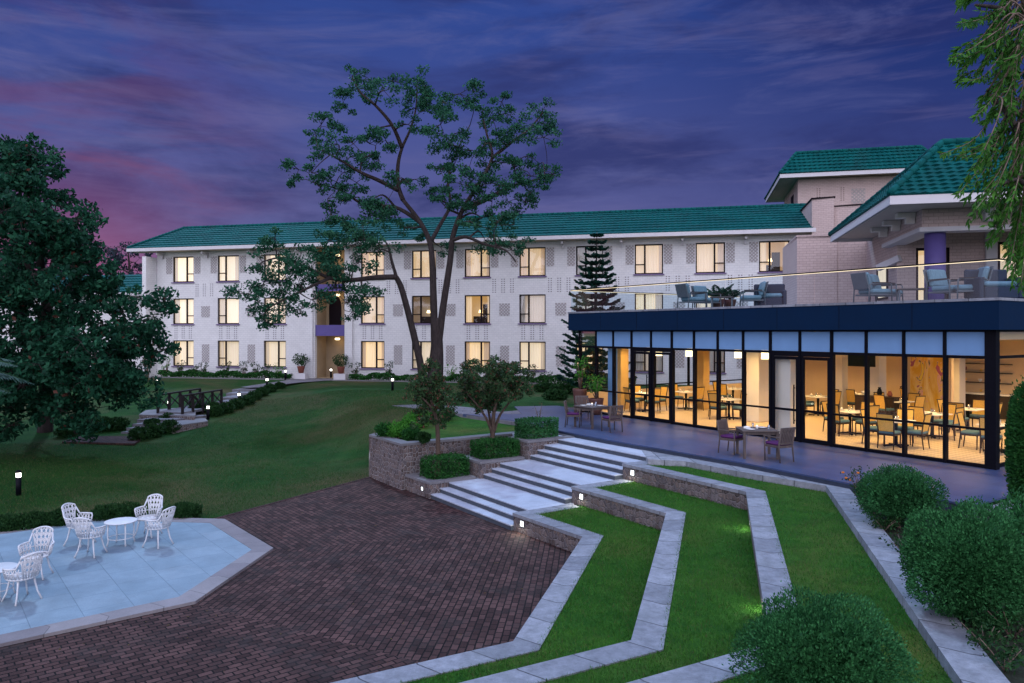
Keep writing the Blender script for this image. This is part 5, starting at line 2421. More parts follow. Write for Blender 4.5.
for ti, ((u, v), sides, lab) in enumerate(tset):
    p = P(u, v, 0.007)
    rz_ = RZ + R((ti * 37) % 30 - 15)
    place(tab, first_t, p, rz_, f"white topped pedestal dining table {lab}", "dining tables")
    first_t = False
    # plate and napkin
    fr = frame(p, rz_)
    for j, (x, y) in enumerate(((-.2, -.15), (.2, .16))):
        q = fr @ Vector((x, y, .763))
        t = thing("plate", f"white {'plate' if j else 'plate with napkin'} on the table {lab}", "plate", q, 0, "plates on the dining tables")
        m = MB()
        m.lathe([(.05, 0), (.07, .006), (.125, .018), (.128, .022)], (0, 0, 0), 14)
        m.build("dish", M["ceramic"], t, False)
        if not j:
            m = MB()
            m.lathe([(.06, .023), (.045, .06), (.01, .11)], (0, 0, 0), 7)
            m.build("napkin", M["cloth"], t, False)
    for j, (x, y) in enumerate(((.12, -.22), (-.08, .24))):
        q = fr @ Vector((x, y, .763))
        t = thing("glass_tumbler", f"clear {'short' if j else 'tall'} tumbler on the table {lab}", "glass", q, 0, "glasses on the dining tables")
        m = MB()
        hh = .10 if j else .16
        m.lathe([(.028, 0), (.036, hh), (.033, hh), (.025, .008)], (0, 0, 0), 10)
        m.build("cup", M["tumbler"], t, False)
    for s in sides:
        a = rz_ + R(s)
        d = .62 + .05 * math.sin(ti * 3 + s)
        c = Vector((p.x + d * math.cos(a), p.y + d * math.sin(a), .007))
        place(chair, first_c, c, a + math.pi / 2 + .12 * math.sin(ti * 7.0 + s), f"cane dining chair, {sidew[s]} of the table {lab}", "dining room chairs")
        first_c = False

# ------------------------------------------------------------------ upper terrace: lounge chairs, tables, planters
lch, ltab = proto_lounge_chair(), proto_low_table()


def lift(p):
    return Vector((p.x, p.y, ZT + .012))


loungers = [(692, 306, 27.5, -70, "pale blue cushioned lounge chair farthest left on the upper terrace"),
            (707, 306, 28.2, -150, "pale blue cushioned lounge chair with its back to the hotel wing"),
            (752, 305, 26.2, 80, "pale blue cushioned lounge chair beside the dark rattan block"),
            (873, 301, 22.2, -80, "blue lounge chair left in the pair by the screen wall"),
            (887, 301, 22.6, -130, "blue lounge chair right in the pair by the screen wall"),
            (948, 299, 20.6, 200, "blue lounge chair directly right of the purple column"),
            (968, 299, 20.2, 75, "blue lounge chair against the dark sofa")]
for i, (u, v, Y, rzd, lb) in enumerate(loungers):
    p = Vector(((u - 512) / F * Y, Y, ZT + .012))
    place(lch, i == 0, p, R(rzd), lb, "terrace lounge chairs")
tabsp = [(722, 26.8, "low wooden coffee table on the left part of the upper terrace"), (912, 21.6, "low wooden coffee table near the purple column")]
for i, (u, Y, lb) in enumerate(tabsp):
    place(ltab, i == 0, Vector(((u - 512) / F * Y, Y, ZT + .012)), R(-20), lb, "terrace coffee tables")


def sofa(u, Y, w, rz_, lb):
    p = Vector(((u - 512) / F * Y, Y, ZT + .012))
    t = thing("rattan_sofa", lb, "sofa", p, rz_, "dark rattan sofas")
    m = MB()
    m.box((0, -.36, .46), (w, .12, .80), None, .04)
    m.build("backrest", M["rattan"], t, False)
    m = MB()
    m.box((0, .02, .20), (w - .26, .62, .30), None, .03)
    m.build("base", M["rattan"], t, False)
    for sx in (-1, 1):
        m = MB()
        m.box((sx * (w / 2 - .06), .02, .33), (.12, .62, .56), None, .03)
        m.build("armrest", M["rattan"], t, False)
    m = MB()
    m.box((0, .05, .43), (w - .28, .56, .14), None, .05)
    m.build("seat_cushion", M["blue_cushion"], t, False)


sofa(770, 26.2, 1.05, R(165) , "dark rattan sofa turned away from the viewer at mid terrace")
sofa(994, 19.9, 1.15, R(180), "dark rattan sofa turned away near the right terrace corner")


def palm_leaf(base, direction, length, m_pts, width=.5, droop=.5, n=26):
    """Pinnate frond; returns quads of leaflets and the rib polyline."""
    d = Vector(direction).normalized()
    pts = []
    for k in range(n + 1):
        s = k / n
        pts.append(base + d * length * s + Vector((0, 0, -droop * length * s * s)))
    verts = []
    for k in range(2, n + 1):
        t = (pts[k] - pts[k - 1]).normalized()
        side_ = t.cross(Vector((0, 0, 1))).normalized()
        lw = width * length * .55 * math.sin(math.pi * min(1, (k / n) * .85 + .12))
        for sg in (-1, 1):
            tip = pts[k] + side_ * sg * lw * .85 + t * lw * .5 + Vector((0, 0, -lw * random.uniform(.25, .55)))
            w = t * .028 * length
            mid = (pts[k] + tip) / 2 + Vector((0, 0, .02))
            verts += [pts[k] - w * .5, mid - w, tip, mid + w]
    return verts, pts


def potted_palm(u, Y, z, h, lb, grp=None, pot=True, spread=1.0):
    p = Vector(((u - 512) / F * Y, Y, z))
    t = thing("potted_palm", lb, "plant", p, 0, grp)
    m = MB()
    m.lathe([(.16, 0), (.24, .38), (.25, .42), (.2, .42), (.19, .36)], (0, 0, 0), 16)
    m.build("pot", M["terracotta"], t, False)
    vs = []
    st = MB()
    for k in range(11):
        a = k * 2.4
        v, pts = palm_leaf(p + Vector((0, 0, .4)), (math.cos(a) * .6 * spread, math.sin(a) * .6 * spread, 1.0 if k % 2 else .6), h * random.uniform(.75, 1.1), None, .42, .35, 18)
        vs += [tuple(q) for q in v]
        st.tube(pts, [.012 * (1 - .7 * i / len(pts)) + .003 for i in range(len(pts))], 4)
    np_mesh("fronds", np.array(vs), 4, M["leaf_palm"], t)
    st.build("stem", M["leaf_low"], t)


potted_palm(718, 28.6, ZT, 1.05, "potted palm with arching fronds behind the terrace coffee table", "potted palms on the terrace")
potted_palm(730, 28.9, ZT, .95, "smaller potted palm at the right of its neighbour on the terrace", "potted palms on the terrace")
potted_palm(764, 28.5, ZT, .75, "low potted palm behind the dark rattan sofa", "potted palms on the terrace")

# ------------------------------------------------------------------ pots by the deck corner
def pot(u, v, h, r, lb):
    p = P(u, v, 0)
    t = thing("plant_pot", lb, "pot", p, 0, "tall brown pots")
    m = MB()
    m.lathe([(r * .62, 0), (r * .8, h * .3), (r, h * .9), (r * 1.04, h), (r * .86, h), (r * .84, h * .9)], (0, 0, 0), 22)
    m.build("pot_body", M["terracotta"], t, False)
    m = MB()
    m.lathe([(.01, h * .88), (r * .85, h * .9)], (0, 0, 0), 16)
    m.build("soil", M["soil"], t, False)
    return p


pa_ = pot(580, 412, .98, .30, "taller brown glazed pot at the left corner of the restaurant")
pb_ = pot(596, 414.5, .66, .31, "shorter brown glazed pot in front of the restaurant corner")


def cluster(c, r, n, flat=1.0, shell=.55):
    """n points in a lumpy ellipsoid; more towards the surface."""
    d = unit(RNG.normal(size=(n, 3)))
    rr = RNG.uniform(shell, 1.0, (n, 1)) ** .6
    pts = d * rr * np.array([r, r, r * flat])
    return pts + np.array(c)


def plant(name, lb, cat, base, h, r, n, leaf, mat, stems=5, grp=None, aspect=.45):
    t = thing(name, lb, cat, base, 0, grp)
    m = MB()
    cs = []
    for k in range(stems):
        a = k * 2.399 + random.random()
        tip = Vector(base) + Vector((math.cos(a) * r * random.uniform(.3, .8), math.sin(a) * r * random.uniform(.3, .8), h * random.uniform(.6, .95)))
        mid = Vector(base).lerp(tip, .5) + Vector((0, 0, h * .08))
        m.tube([Vector(base), mid, tip], [.016 * h + .004, .010 * h + .003, .004], 5)
        cs += [(mid, .45), (tip, .7)]
    m.build("stem", M["bark_pale"], t)
    pts = []
    per = max(3, n // len(cs))
    for c, k in cs:
        pts.append(cluster(c, r * .5 * k + .04, per, .8, .2))
    np_mesh("foliage", leaf_quads(np.concatenate(pts), leaf, aspect), 4, mat, t)
    return t


plant("potted_shrub", "green leafy shrub growing from the taller brown pot", "plant", pa_ + Vector((0, 0, .9)), 1.5, .45, 420, .11, M["leaf_bright"], 7)
plant("potted_shrub", "yellowish bushy plant growing from the shorter brown pot", "plant", pb_ + Vector((0, 0, .6)), .95, .55, 520, .10, M["leaf_bright"], 9)

# ------------------------------------------------------------------ bollard lights
def proto_bollard():
    t = thing("bollard_light", "x", "bollard")
    m = MB()
    m.lathe([(.075, 0), (.075, .58)], (0, 0, 0), 16)
    m.build("post", M["black_metal"], t, False)
    m = MB()
    m.lathe([(.068, .58), (.068, .71)], (0, 0, 0), 16)
    m.build("lens", M["lamp_white"], t, False)
    m = MB()
    m.lathe([(.08, .71), (.078, .75), (.04, .79), (.005, .80)], (0, 0, 0), 16)
    m.build("cap", M["black_metal"], t, False)
    return t


def on_ground(u, v):
    """Point of the lawn seen at pixel (u, v)."""
    z = -1.0
    for _ in range(60):
        p = P(u, v, z)
        zn = float(terrain(p.x, p.y))
        z = z * .6 + zn * .4
    return P(u, v, z)


bol = proto_bollard()
bspots = [(18.5, 495.5, "black bollard light alone on the lawn at the left border"),
          (156.5, 391, "lit bollard light on the upper lawn left of the footbridge"),
          (169, 414, "lit bollard light at the foot of the far footbridge railing"),
          (208, 419.5, "lit bollard light right of the near footbridge railing"),
          (239, 405.5, "lit bollard light halfway up the garden path steps"),
          (267, 389.5, "lit bollard light at the top of the garden path steps"),
          (285.5, 380, "lit bollard light in front of the hotel hedge left of the entrance"),
          (331, 378.5, "lit bollard light directly before the hotel entrance"),
          (392.5, 390.5, "lit bollard light on the middle lawn below the big tree"),
          (560, 385, "small bollard light on the lawn left of the conifer")]
for i, (u, v, lb) in enumerate(bspots[:9]):
    p = on_ground(u, v)
    place(bol, i == 0, p - Vector((0, 0, .02)), 0, lb, "bollard lights")

# ------------------------------------------------------------------ garden path, landings and footbridge on the left
pth = thing("garden_steps", "low stone landings and steps leading up to the footbridge", "steps", P(130, 436, -1.45))
pd_ = Vector((.39, .92)).normalized()
pn_ = Vector((pd_.y, -pd_.x))


def slab(parent, poly, z0, z1, name, mt="path", top=None):
    m = MB()
    m.prism([xy(p) for p in poly], z0, z1)
    return m.build(name, M[mt], parent)


zl = -1.42
slab(pth, [P(62, 441.5, zl), P(134, 443.5, zl), P(150, 434.5, zl), P(88, 433, zl)], zl - .2, zl, "landing", "paver")
for i, (ul, ur, v) in enumerate(((121, 158, 432), (126, 163, 428), (132, 170, 424), (137, 174, 419.5))):
    z = zl + .12 * (i + 1)
    a, b = P(ul, v, z), P(ur, v, z)
    d = Vector((0, 1)).normalized()
    dv = pd_ * (1.1 if i < 3 else 2.2)
    slab(pth, [a, b, b + Vector((*dv, 0)), a + Vector((*dv, 0))], z - .3, z, "step")
zp_ = -.80
plat = [P(139, 414.5, zp_), P(195, 415.5, zp_), P(196, 411.0, zp_), P(176, 408, zp_), P(146, 410, zp_)]
slab(pth, plat, zp_ - .75, zp_ - .06, "platform_wall", "stone")
slab(pth, [p + Vector((0, 0, 0)) for p in plat], zp_ - .058, zp_, "platform_top", "coping_dark")
zq = -1.02
plat2 = [P(172, 426, zq), P(208, 421, zq), P(205, 418, zq), P(176, 420, zq)]
slab(pth, plat2, zq - .65, zq - .05, "side_wall", "stone")
slab(pth, plat2, zq - .048, zq, "side_coping", "coping_dark")
# footbridge
zb_ = -.72
bA, bB = P(176, 411.5, zb_), P(214, 404.0, zb_)
br = thing("footbridge", "dark timber footbridge with crossed railings over the lawn dip", "bridge", (bA + bB) / 2)
bl0, bl1 = P(158, 411.6, zb_), P(200, 403.5, zb_)
br0, br1 = P(182.5, 412.5, zb_), P(221.5, 405.0, zb_)
m = MB()
m.prism([xy(bl0), xy(br0), xy(br1), xy(bl1)], zb_ - .12, zb_ - .0)
m.build("walkway", M["path"], br)
for (p, q) in ((bl0, bl1), (br0, br1)):
    m = MB()
    n = 5
    up = Vector((0, 0, 1))
    ps = [p.lerp(q, k / (n - 1)) for k in range(n)]
    for k in range(n):
        m.bar(ps[k] - up * .3, ps[k] + up * .80, .11)
    m.bar(p + up * .84, q + up * .84, .13, .08)
    for k in range(n - 1):
        m.bar(ps[k] + up * .12, ps[k + 1] + up * .74, .045)
        m.bar(ps[k] + up * .74, ps[k + 1] + up * .12, .045)
    m.build("railing", M["bridge_wood"], br)
# upper steps and path to the entrance
ups = thing("garden_steps", "upper flight of pale garden steps between footbridge and hotel path", "steps", P(236, 400, -.5))
for i, (ul, ur, v, z) in enumerate(((212, 229, 405.5, -.64), (216, 237, 401.5, -.54), (220, 244, 397.5, -.43), (226, 250, 393.2, -.32), (232, 258, 389.5, -.21))):
    a, b = P(ul, v, z), P(ur, v, z)
    dv = Vector((.25, 1.9, 0)) if i < 4 else Vector((.6, 3.5, 0))
    slab(ups, [a, b, b + dv, a + dv], z - .3, z, "step")
zz = -.03
pa2 = [P(240, 387.5, -.12), P(262, 387.8, -.12), P(300, 382.8, zz), P(352, 379.3, zz), P(352, 377.6, zz), P(322, 377.8, zz), P(290, 380.2, zz)]
m = MB()
m.add([Vector((p.x, p.y, max(p.z, float(terrain(p.x, p.y))) + .03)) for p in pa2], [tuple(range(len(pa2)))])
o = m.build("garden_path", M["path"])
tag(o, "pale paved path curving to the hotel entrance", None, None, "structure")
m = MB()
e0, e1 = HB(ra0 - 2.5, .1, 0), HB(LEN, .1, 0)
m.prism([xy(HB(-1, 1.35, 0)), xy(HB(34, 1.35, 0)), xy(HB(34, 1.6, 0)), xy(HB(-1, 1.6, 0))], -.3, .03)
o = m.build("bed_edge", M["coping_dark"])
tag(o, "low stone edging of the flower bed along the hotel", None, None, "structure")

# ------------------------------------------------------------------ vegetation
def bush(name, lb, cat, c, rx, ry, rz_, n, leaf, mat, grp=None, stem=0.0, lump=.24, aspect=.5, squared=False, inner=True, flare=0.0):
    """Clipped shrub: leaves in a lumpy shell (dense), a twig core, optional stem. c = centre of the crown."""
    c = Vector(c)
    base = Vector((c.x, c.y, c.z - rz_ - stem))
    t = thing(name, lb, cat, base, 0, grp)
    d = unit(RNG.normal(size=(n, 3)))
    if squared:
        k = np.max(np.abs(d), axis=1, keepdims=True)
        d2 = d / k
        d2 = np.sign(d2) * np.abs(d2) ** .85
        d = d2 * .94
    rad = RNG.uniform(.72, 1.0, (n, 1)) ** .5
    # lumps
    ph = RNG.uniform(0, 6.28, 9)
    fr_ = RNG.normal(size=(9, 3)) * 4.0
    lum = sum(np.sin(d @ fr_[k] + ph[k]) for k in range(9))[:, None] / 5
    rad = rad * (1 + lump * lum)
    # stray shoots
    stray = RNG.random((n, 1)) < .07
    rad = rad + stray * RNG.uniform(0, .16, (n, 1)) * (.4 + .6 * np.abs(d[:, 2:3]))
    pts = d * rad * np.array([rx, ry, rz_]) + np.array(c)
    nrm = unit(d * np.array([1 / rx, 1 / ry, 1 / rz_]))
    v = leaf_quads(pts, leaf, aspect, nrm * .6 + np.array([0, 0, .25]), 0, None)
    # coarser leaves deeper inside close the crown
    n2 = int(n * .4)
    d2 = unit(RNG.normal(size=(n2, 3)))
    p2 = d2 * RNG.uniform(.52, .76, (n2, 1)) * np.array([rx, ry, rz_]) + np.array(c)
    v = np.concatenate([v, leaf_quads(p2, leaf * 1.9, .75)])
    np_mesh("foliage", v, 4, mat, t)
    m = MB()
    # branching core that carries the foliage
    for k in range(9):
        a = k * 2.4
        tip = c + Vector((math.cos(a) * rx * .42, math.sin(a) * ry * .42, rz_ * random.uniform(-.3, .3)))
        m.tube([base + Vector((random.uniform(-.04, .04), random.uniform(-.04, .04), -.05)), base.lerp(c, .6 if stem else .3) , tip], [.03 + stem * .02, .022, .006], 6)
    m.build("stem", M["bark_pale"], t)
    return t


# clipped balls beside the long kerb (right foreground)
def Pc(u, v, Y):
    return Q(u, v, Y)


Y1 = 13.6
bush("round_shrub", "clipped round shrub on a stem in the bed, nearest the restaurant glass", "shrub", Pc(899, 495, Y1), .70, .70, .50, 13000, .040, M["leaf_ball"], "clipped shrubs by the kerb", .45)
Y2 = 9.3
bush("round_shrub", "largest clipped round shrub filling the bed at the right border", "shrub", Pc(969, 563, Y2), .79, .80, .70, 28000, .036, M["leaf_ball"], "clipped shrubs by the kerb", .35)
Y3 = 7.4
bush("round_shrub", "clipped round shrub nearest the viewer on the grass terrace", "shrub", Pc(820, 652, Y3), .74, .74, .52, 27000, .031, M["leaf_ball"], "clipped shrubs by the kerb", .12)
bush("round_shrub", "partly hidden clipped shrub behind the largest one", "shrub", Pc(1022, 560, 10.3), .7, .7, .9, 6000, .05, M["leaf_ball"], "clipped shrubs by the kerb", .3)
# tall clipped column at the right border
cp = Pc(1028, 452, 13.0)
bush("hedge_column", "tall narrow leafy column at the right border before the restaurant corner", "hedge", cp, .30, .45, 1.30, 9000, .06, M["leaf_hedge"], None, .3, .14)
# flowers and low plants in the bed
plant("flower_plant", "loose plant with orange flowers at the end of the deck edge", "plant", P(862, 503, -.19), .75, .4, 420, .06, M["leaf_low"], 9)
fl_ = bpy.data.objects.get("flower_plant")
m = MB()
for (u, v) in ((843, 472.5), (858, 473), (850, 480), (861, 483), (858.5, 490), (846, 478)):
    m.lathe([(.008, -.02), (.035, .005), (.02, .02)], Q(u, v, 15.6), 8)
m.build("blossom", M["orange_flower"], fl_)
lowspots = [(872, 515, .32, "small leafy plant between kerb and nearest round shrub"), (884, 532, .3, "small leafy plant under the stemmed round shrub"), (905, 556, .34, "small leafy plant at the kerb before the largest shrub"), (925, 580, .33, "ground plant left under the largest shrub"), (950, 612, .3, "ground plant hugging the kerb under the largest shrub"),
            (985, 650, .30, "ground plant at the lower right of the largest shrub"), (1005, 672, .34, "ground plant nearest the bottom right corner"), (1012, 640, .4, "ground plant at the right border")]
for (u, v, h, lb) in lowspots:
    plant("ground_plant", lb, "plant", P(u, v, -.19), h, h * 1.1, 330, .055, M["leaf_low"], 6, "low plants in the bed")
pv = P(905, 522, -.10)
# pale slab behind the shrubs in the bed
m = MB()
m.prism([xy(RL(17.7, -4.4)), xy(RL(20.5, -4.4)), xy(RL(20.5, .5)), xy(RL(17.7, .5))], -.3, -.05)
o = m.build("side_path", M["path"])
tag(o, "pale path beyond the clipped shrubs at the right", None, None, "structure")


# planter hedges
def hedge_on(poly, z, h, lb, n=9000, leaf=.062, fill=.98, mat="leaf_hedge"):
    c = sum(poly, Vector((0, 0))) / len(poly)
    e1 = poly[1] - poly[0]
    e2 = poly[2] - poly[1]
    rx, ry = e1.length / 2 * fill, e2.length / 2 * fill
    ang = math.atan2(e1.y, e1.x)
    t = thing("box_hedge", lb, "hedge", (*c, z), ang, "clipped hedges in the stepped planters")
    d = unit(RNG.normal(size=(n, 3)))
    d = d / np.max(np.abs(d), axis=1, keepdims=True)
    d *= RNG.uniform(.80, 1.04, (n, 1))
    ph = RNG.uniform(0, 6.28, 6)
    fr_ = RNG.normal(size=(6, 3)) * 3.5
    d = d * (1 + .06 * sum(np.sin(d @ fr_[k] + ph[k]) for k in range(6))[:, None] / 2)
    # soften the corners
    q = np.linalg.norm(d[:, :2], axis=1, keepdims=True)
    d[:, :2] *= np.where(q > 1.12, 1.12 / q + .06, 1.0)
    pts = d * np.array([rx, ry, h / 2]) + np.array([0, 0, h / 2])
    ca, sa = math.cos(ang), math.sin(ang)
    w = pts.copy()
    w[:, 0] = pts[:, 0] * ca - pts[:, 1] * sa + c.x
    w[:, 1] = pts[:, 0] * sa + pts[:, 1] * ca + c.y
    w[:, 2] = pts[:, 2] + z
    w = w[w[:, 2] > z - .08]
    np_mesh("foliage", leaf_quads(w, leaf, .5), 4, M[mat], t)
    m = MB()
    for k in range(10):
        x, y = RNG.uniform(-.7, .7, 2)
        p = Vector((c.x + x * rx * ca - y * ry * sa, c.y + x * rx * sa + y * ry * ca, z - .1))
        m.tube([p, p + Vector((.03, .02, h * .8))], [.02, .008], 5)
    m.build("stem", M["bark_pale"], t)
    return c


def grow(poly, k):
    c = sum(poly, Vector((0, 0))) / len(poly)
    return [c + (p - c) * k for p in poly]


in1q = [xy(P(419, 476.5, zA)), xy(P(472, 474.0, zA)), None, None]
h1a, h1b = xy(p1f) + ES * .22 - EF * .22, xy(p1f) + ES * 1.62 - EF * .22
H1 = [h1a, h1b, h1b - EF * .95, h1a - EF * .95]
c1 = hedge_on(H1, zA - .1, .70, "clipped hedge in the lowest stone planter at the foot of a slim tree")
h2a, h2b = xy(p2f) + ES * .25 - EF * .2, xy(p2f) + ES * 1.75 - EF * .2
H2 = [h2a, h2b, h2b - EF * 1.0, h2a - EF * 1.0]
c2 = hedge_on(H2, zM - .1, .62, "clipped hedge in the middle stone planter under the bushy tree")
h3a, h3b = xy(p3f) + ES * .15 - EF * .25, xy(p3f) + ES * 1.55 - EF * .25
H3 = [h3a, h3b, h3b - EF * .85, h3a - EF * .85]
c3 = hedge_on(H3, zU - .1, .68, "brightest clipped hedge in the highest stone planter by the deck", mat="leaf_ball")


def limb(m, pts, r0, r1, seg=8, wob=.0):
    pts = [Vector(p) for p in pts]
    # smooth by Catmull-Rom
    out = []
    n = len(pts)
    for i in range(n - 1):
        p0, p1, p2, p3 = pts[max(0, i - 1)], pts[i], pts[i + 1], pts[min(n - 1, i + 2)]
        for s in range(5):
            t = s / 5
            out.append(.5 * ((2 * p1) + (p2 - p0) * t + (2 * p0 - 5 * p1 + 4 * p2 - p3) * t * t + (3 * p1 - p0 - 3 * p2 + p3) * t ** 3))
    out.append(pts[-1])
    N_ = len(out)
    if wob:
        out = [p + Vector(RNG.normal(size=3) * wob) * (0 if i in (0,) else 1) for i, p in enumerate(out)]
    rad = [r0 + (r1 - r0) * (i / (N_ - 1)) for i in range(N_)]
    m.tube(out, rad, seg)
    return out, rad


def grown_tree(name, lb, trunk_limbs, clusters, leaf, per, cr, flat, mleaf, mbark, grp=None, seg=8, twig_r=.02, aspect=.5, sub=4):
    """trunk_limbs: list of (points, r0, r1). clusters: crown lump centres; each is carried by its own curved branch."""
    base = Vector(trunk_limbs[0][0][0])
    t = thing(name, lb, "tree", base, 0, grp)
    m = MB()
    nodes = []
    for pts, r0, r1 in trunk_limbs:
        o, rad = limb(m, pts, r0, r1, seg)
        nodes += [(p, r) for p, r in zip(o, rad)][2:]
    NP = np.array([tuple(p) for p, r in nodes])
    NR = np.array([r for p, r in nodes])
    b = m
    order = sorted(range(len(clusters)), key=lambda i: np.min(np.linalg.norm(NP - np.array(clusters[i]), axis=1)))
    P_, R_ = NP.copy(), NR.copy()
    leafpts = []
    for i in order:
        c = np.array(clusters[i])
        dd = np.linalg.norm(P_ - c, axis=1) + np.maximum(0, P_[:, 2] - c[2]) * .8
        j = int(np.argmin(dd))
        s = Vector(P_[j])
        e = Vector(c)
        L_ = (e - s).length
        mid = s.lerp(e, .5) + Vector(RNG.normal(size=3)) * .10 * L_ + Vector((0, 0, .10 * L_))
        r0 = min(R_[j] * .75, twig_r * (1 + L_ * .55))
        o, rad = limb(b, [s, mid, e], r0, twig_r * .35, 5)
        P_ = np.vstack([P_, np.array([tuple(q) for q in o[4:]])])
        R_ = np.concatenate([R_, np.array(rad[4:])])
        k = RNG.uniform(.7, 1.25)
        # sub-lumps along small twigs
        for q in range(sub):
            off = unit(RNG.normal(size=(1, 3)))[0] * cr * k * np.array([.85, .85, .55 * flat / .6])
            cc = c + off
            b.tube([e, e.lerp(Vector(cc), .6) + Vector((0, 0, .04)), Vector(cc)], [twig_r * .4, twig_r * .3, twig_r * .15], 4)
            leafpts.append(cluster(cc, cr * .52 * k, max(3, int(per / sub * k)), flat, .1))
        m.build("trunk", mbark, t)
    pts = np.concatenate(leafpts)
    np_mesh("crown", leaf_quads(pts, leaf, aspect, None, .25), 4, mleaf, t)
    return t


# --- the big spreading tree in the middle
YT = 41.0


def qd(u, v, dy=0.0):
    return Q(u, v, YT + dy)


zt0 = float(terrain(qd(430, 390).x, YT))
tb = Vector((qd(434, 390).x, YT, zt0 - .2))
limbs = [
    ([tb, qd(436, 365), qd(437, 345), qd(436.5, 318)], .50, .26),
    ([qd(435, 350), qd(433.5, 300), qd(432.5, 268, .3), qd(430, 243, .5), qd(420, 222, .7), qd(403, 200, 1)], .22, .11),
    ([qd(403, 200, 1), qd(398, 185, 1), qd(398, 165, .8), qd(402, 148, .8), qd(410, 130, 1), qd(416, 108, 1.2), qd(417, 84, 1.2)], .14, .03),
    ([qd(402, 148, .8), qd(392, 125, .2), qd(375, 105, -.3), qd(360, 92, -.5), qd(352, 76, -.5)], .12, .03),
    ([qd(398, 190, 1), qd(380, 181, .4), qd(360, 172, -.3), qd(340, 160, -.8), qd(318, 148, -1), ], .14, .03),
    ([qd(420, 222, .7), qd(395, 207, 1.5), qd(365, 205, 2), qd(340, 190, 2.3), qd(312, 182, 2.5)], .13, .03),
    ([qd(437.5, 352), qd(443, 308, -.2), qd(450, 262, -.5), qd(453, 236, -.7), qd(463, 209, -1), qd(478, 185, -1.2), qd(492, 158, -1.5), qd(487, 135, -1.8), qd(482, 115, -2)], .215, .035),
    ([qd(463, 209, -1), qd(485, 200, -.5), qd(510, 187, 0), qd(535, 180, .3), qd(556, 175, .5)], .16, .03),
    ([qd(492, 158, -1.5), qd(512, 142, -1), qd(530, 128, -.5), qd(543, 112, -.2)], .10, .03),
    ([qd(453, 240, -.7), qd(466, 237, -1.2), qd(484, 244, -1.8), qd(505, 250, -2.4), qd(516, 262, -2.6)], .11, .03),
    ([qd(430, 243, .5), qd(440, 225, 1.5), qd(450, 205, 2.2), qd(448, 180, 2.5), qd(455, 155, 2.6), qd(470, 125, 2.6)], .13, .03),
    ([Vector((qd(424, 390).x, YT - .3, zt0 - .2)), qd(421, 368, -.3), qd(415, 340, -.5), qd(407, 308, -.8), qd(401, 287, -1), qd(396, 277, -1.2)], .22, .14),
    ([qd(396, 277, -1.2), qd(375, 277.5, -1.8), qd(352, 280, -2.4), qd(330, 278, -3), qd(308, 268, -3.4), qd(282, 258, -3.8), qd(262, 262, -4)], .16, .03),
    ([qd(397, 279, -1.2), qd(392, 262, -1.5), qd(388, 246, -1.6), qd(380, 235, -1.8)], .10, .03),
    ([qd(330, 278, -3), qd(312, 286, -3.6), qd(290, 297, -4), qd(268, 308, -4.2)], .09, .025),
]
crop = [(295, 40), (340, 60), (300, 90), (250, 110), (265, 150), (350, 110), (385, 95), (490, 60), (510, 75), (450, 120), (520, 120), (545, 150), (480, 150), (575, 170), (620, 105), (660, 95), (650, 140), (690, 150), (750, 130), (760, 165), (720, 180), (875, 160), (865, 195), (880, 240), (840, 215), (800, 200), (190, 200), (165, 235), (220, 215), (240, 260), (200, 290), (290, 260), (340, 260), (390, 250), (330, 300), (280, 300), (370, 310), (120, 340), (110, 375), (160, 350), (180, 390), (220, 370), (260, 350), (300, 380), (240, 410), (290, 430), (340, 440), (380, 450), (210, 430), (220, 480), (260, 500), (320, 510), (370, 500), (300, 550), (350, 560), (420, 480), (450, 520), (500, 540), (560, 200), (600, 230), (620, 270), (580, 270), (660, 280), (700, 260), (740, 240), (780, 260), (820, 300), (860, 330), (910, 355), (880, 380), (840, 360), (790, 340), (750, 320), (700, 320), (650, 330), (600, 330), (560, 340), (590, 380), (640, 390), (690, 390), (740, 390), (790, 390), (840, 410), (820, 440), (770, 440), (720, 440), (670, 440), (620, 440), (570, 450), (540, 420), (480, 370), (450, 370), (690, 490), (740, 500), (790, 510), (650, 500), (700, 560), (740, 580), (780, 590), (800, 560), (560, 580), (210, 560), (340, 480), (400, 470), (570, 130), (460, 200), (430, 70), (360, 210), (530, 230)]
cl = [(260 + x / 3.103, 60 + y / 3.103) for x, y in crop]
lowc = [(275, 238), (262, 262), (285, 262), (300, 258), (312, 270), (330, 262), (345, 268), (300, 285), (318, 280), (335, 288), (352, 275), (255, 300), (248, 295), (265, 315), (270, 325), (280, 312), (290, 295), (300, 310), (345, 302), (352, 312), (365, 292), (370, 300), (330, 240), (350, 245), (365, 240), (380, 250), (312, 300), (340, 258), (360, 262), (272, 250), (290, 272), (262, 285), (280, 285), (322, 255), (338, 275)]
clus = []
for (u, v) in cl:
    side_ = -1.5 if u > 450 else .8
    clus.append(tuple(qd(u, v, side_ * .5 + RNG.normal() * 1.5)))
for (u, v) in lowc:
    clus.append(tuple(qd(u, v, -1.6 - (400 - u) / 55 + RNG.normal() * .4)))
grown_tree("spreading_tree", "large open crowned tree with three stems on the lawn before the hotel", limbs, clus, .165, 330, .84, .60, M["leaf_centre"], M["bark"], None, 10, .05)

# --- the dark broad tree on the left
YL = 29.0
outline = np.array([(-60, 146), (-10, 132), (5, 140), (22, 131), (38, 136), (44, 152), (60, 158), (58, 178), (70, 190), (66, 208), (92, 215), (98, 228), (90, 246), (108, 262), (122, 268), (124, 284), (150, 294), (174, 302), (178, 322), (160, 336), (170, 352), (158, 376), (146, 372), (150, 400), (138, 412), (118, 408), (104, 424), (84, 430), (66, 438), (52, 430), (38, 424), (20, 430), (-10, 430), (-70, 420)], float)


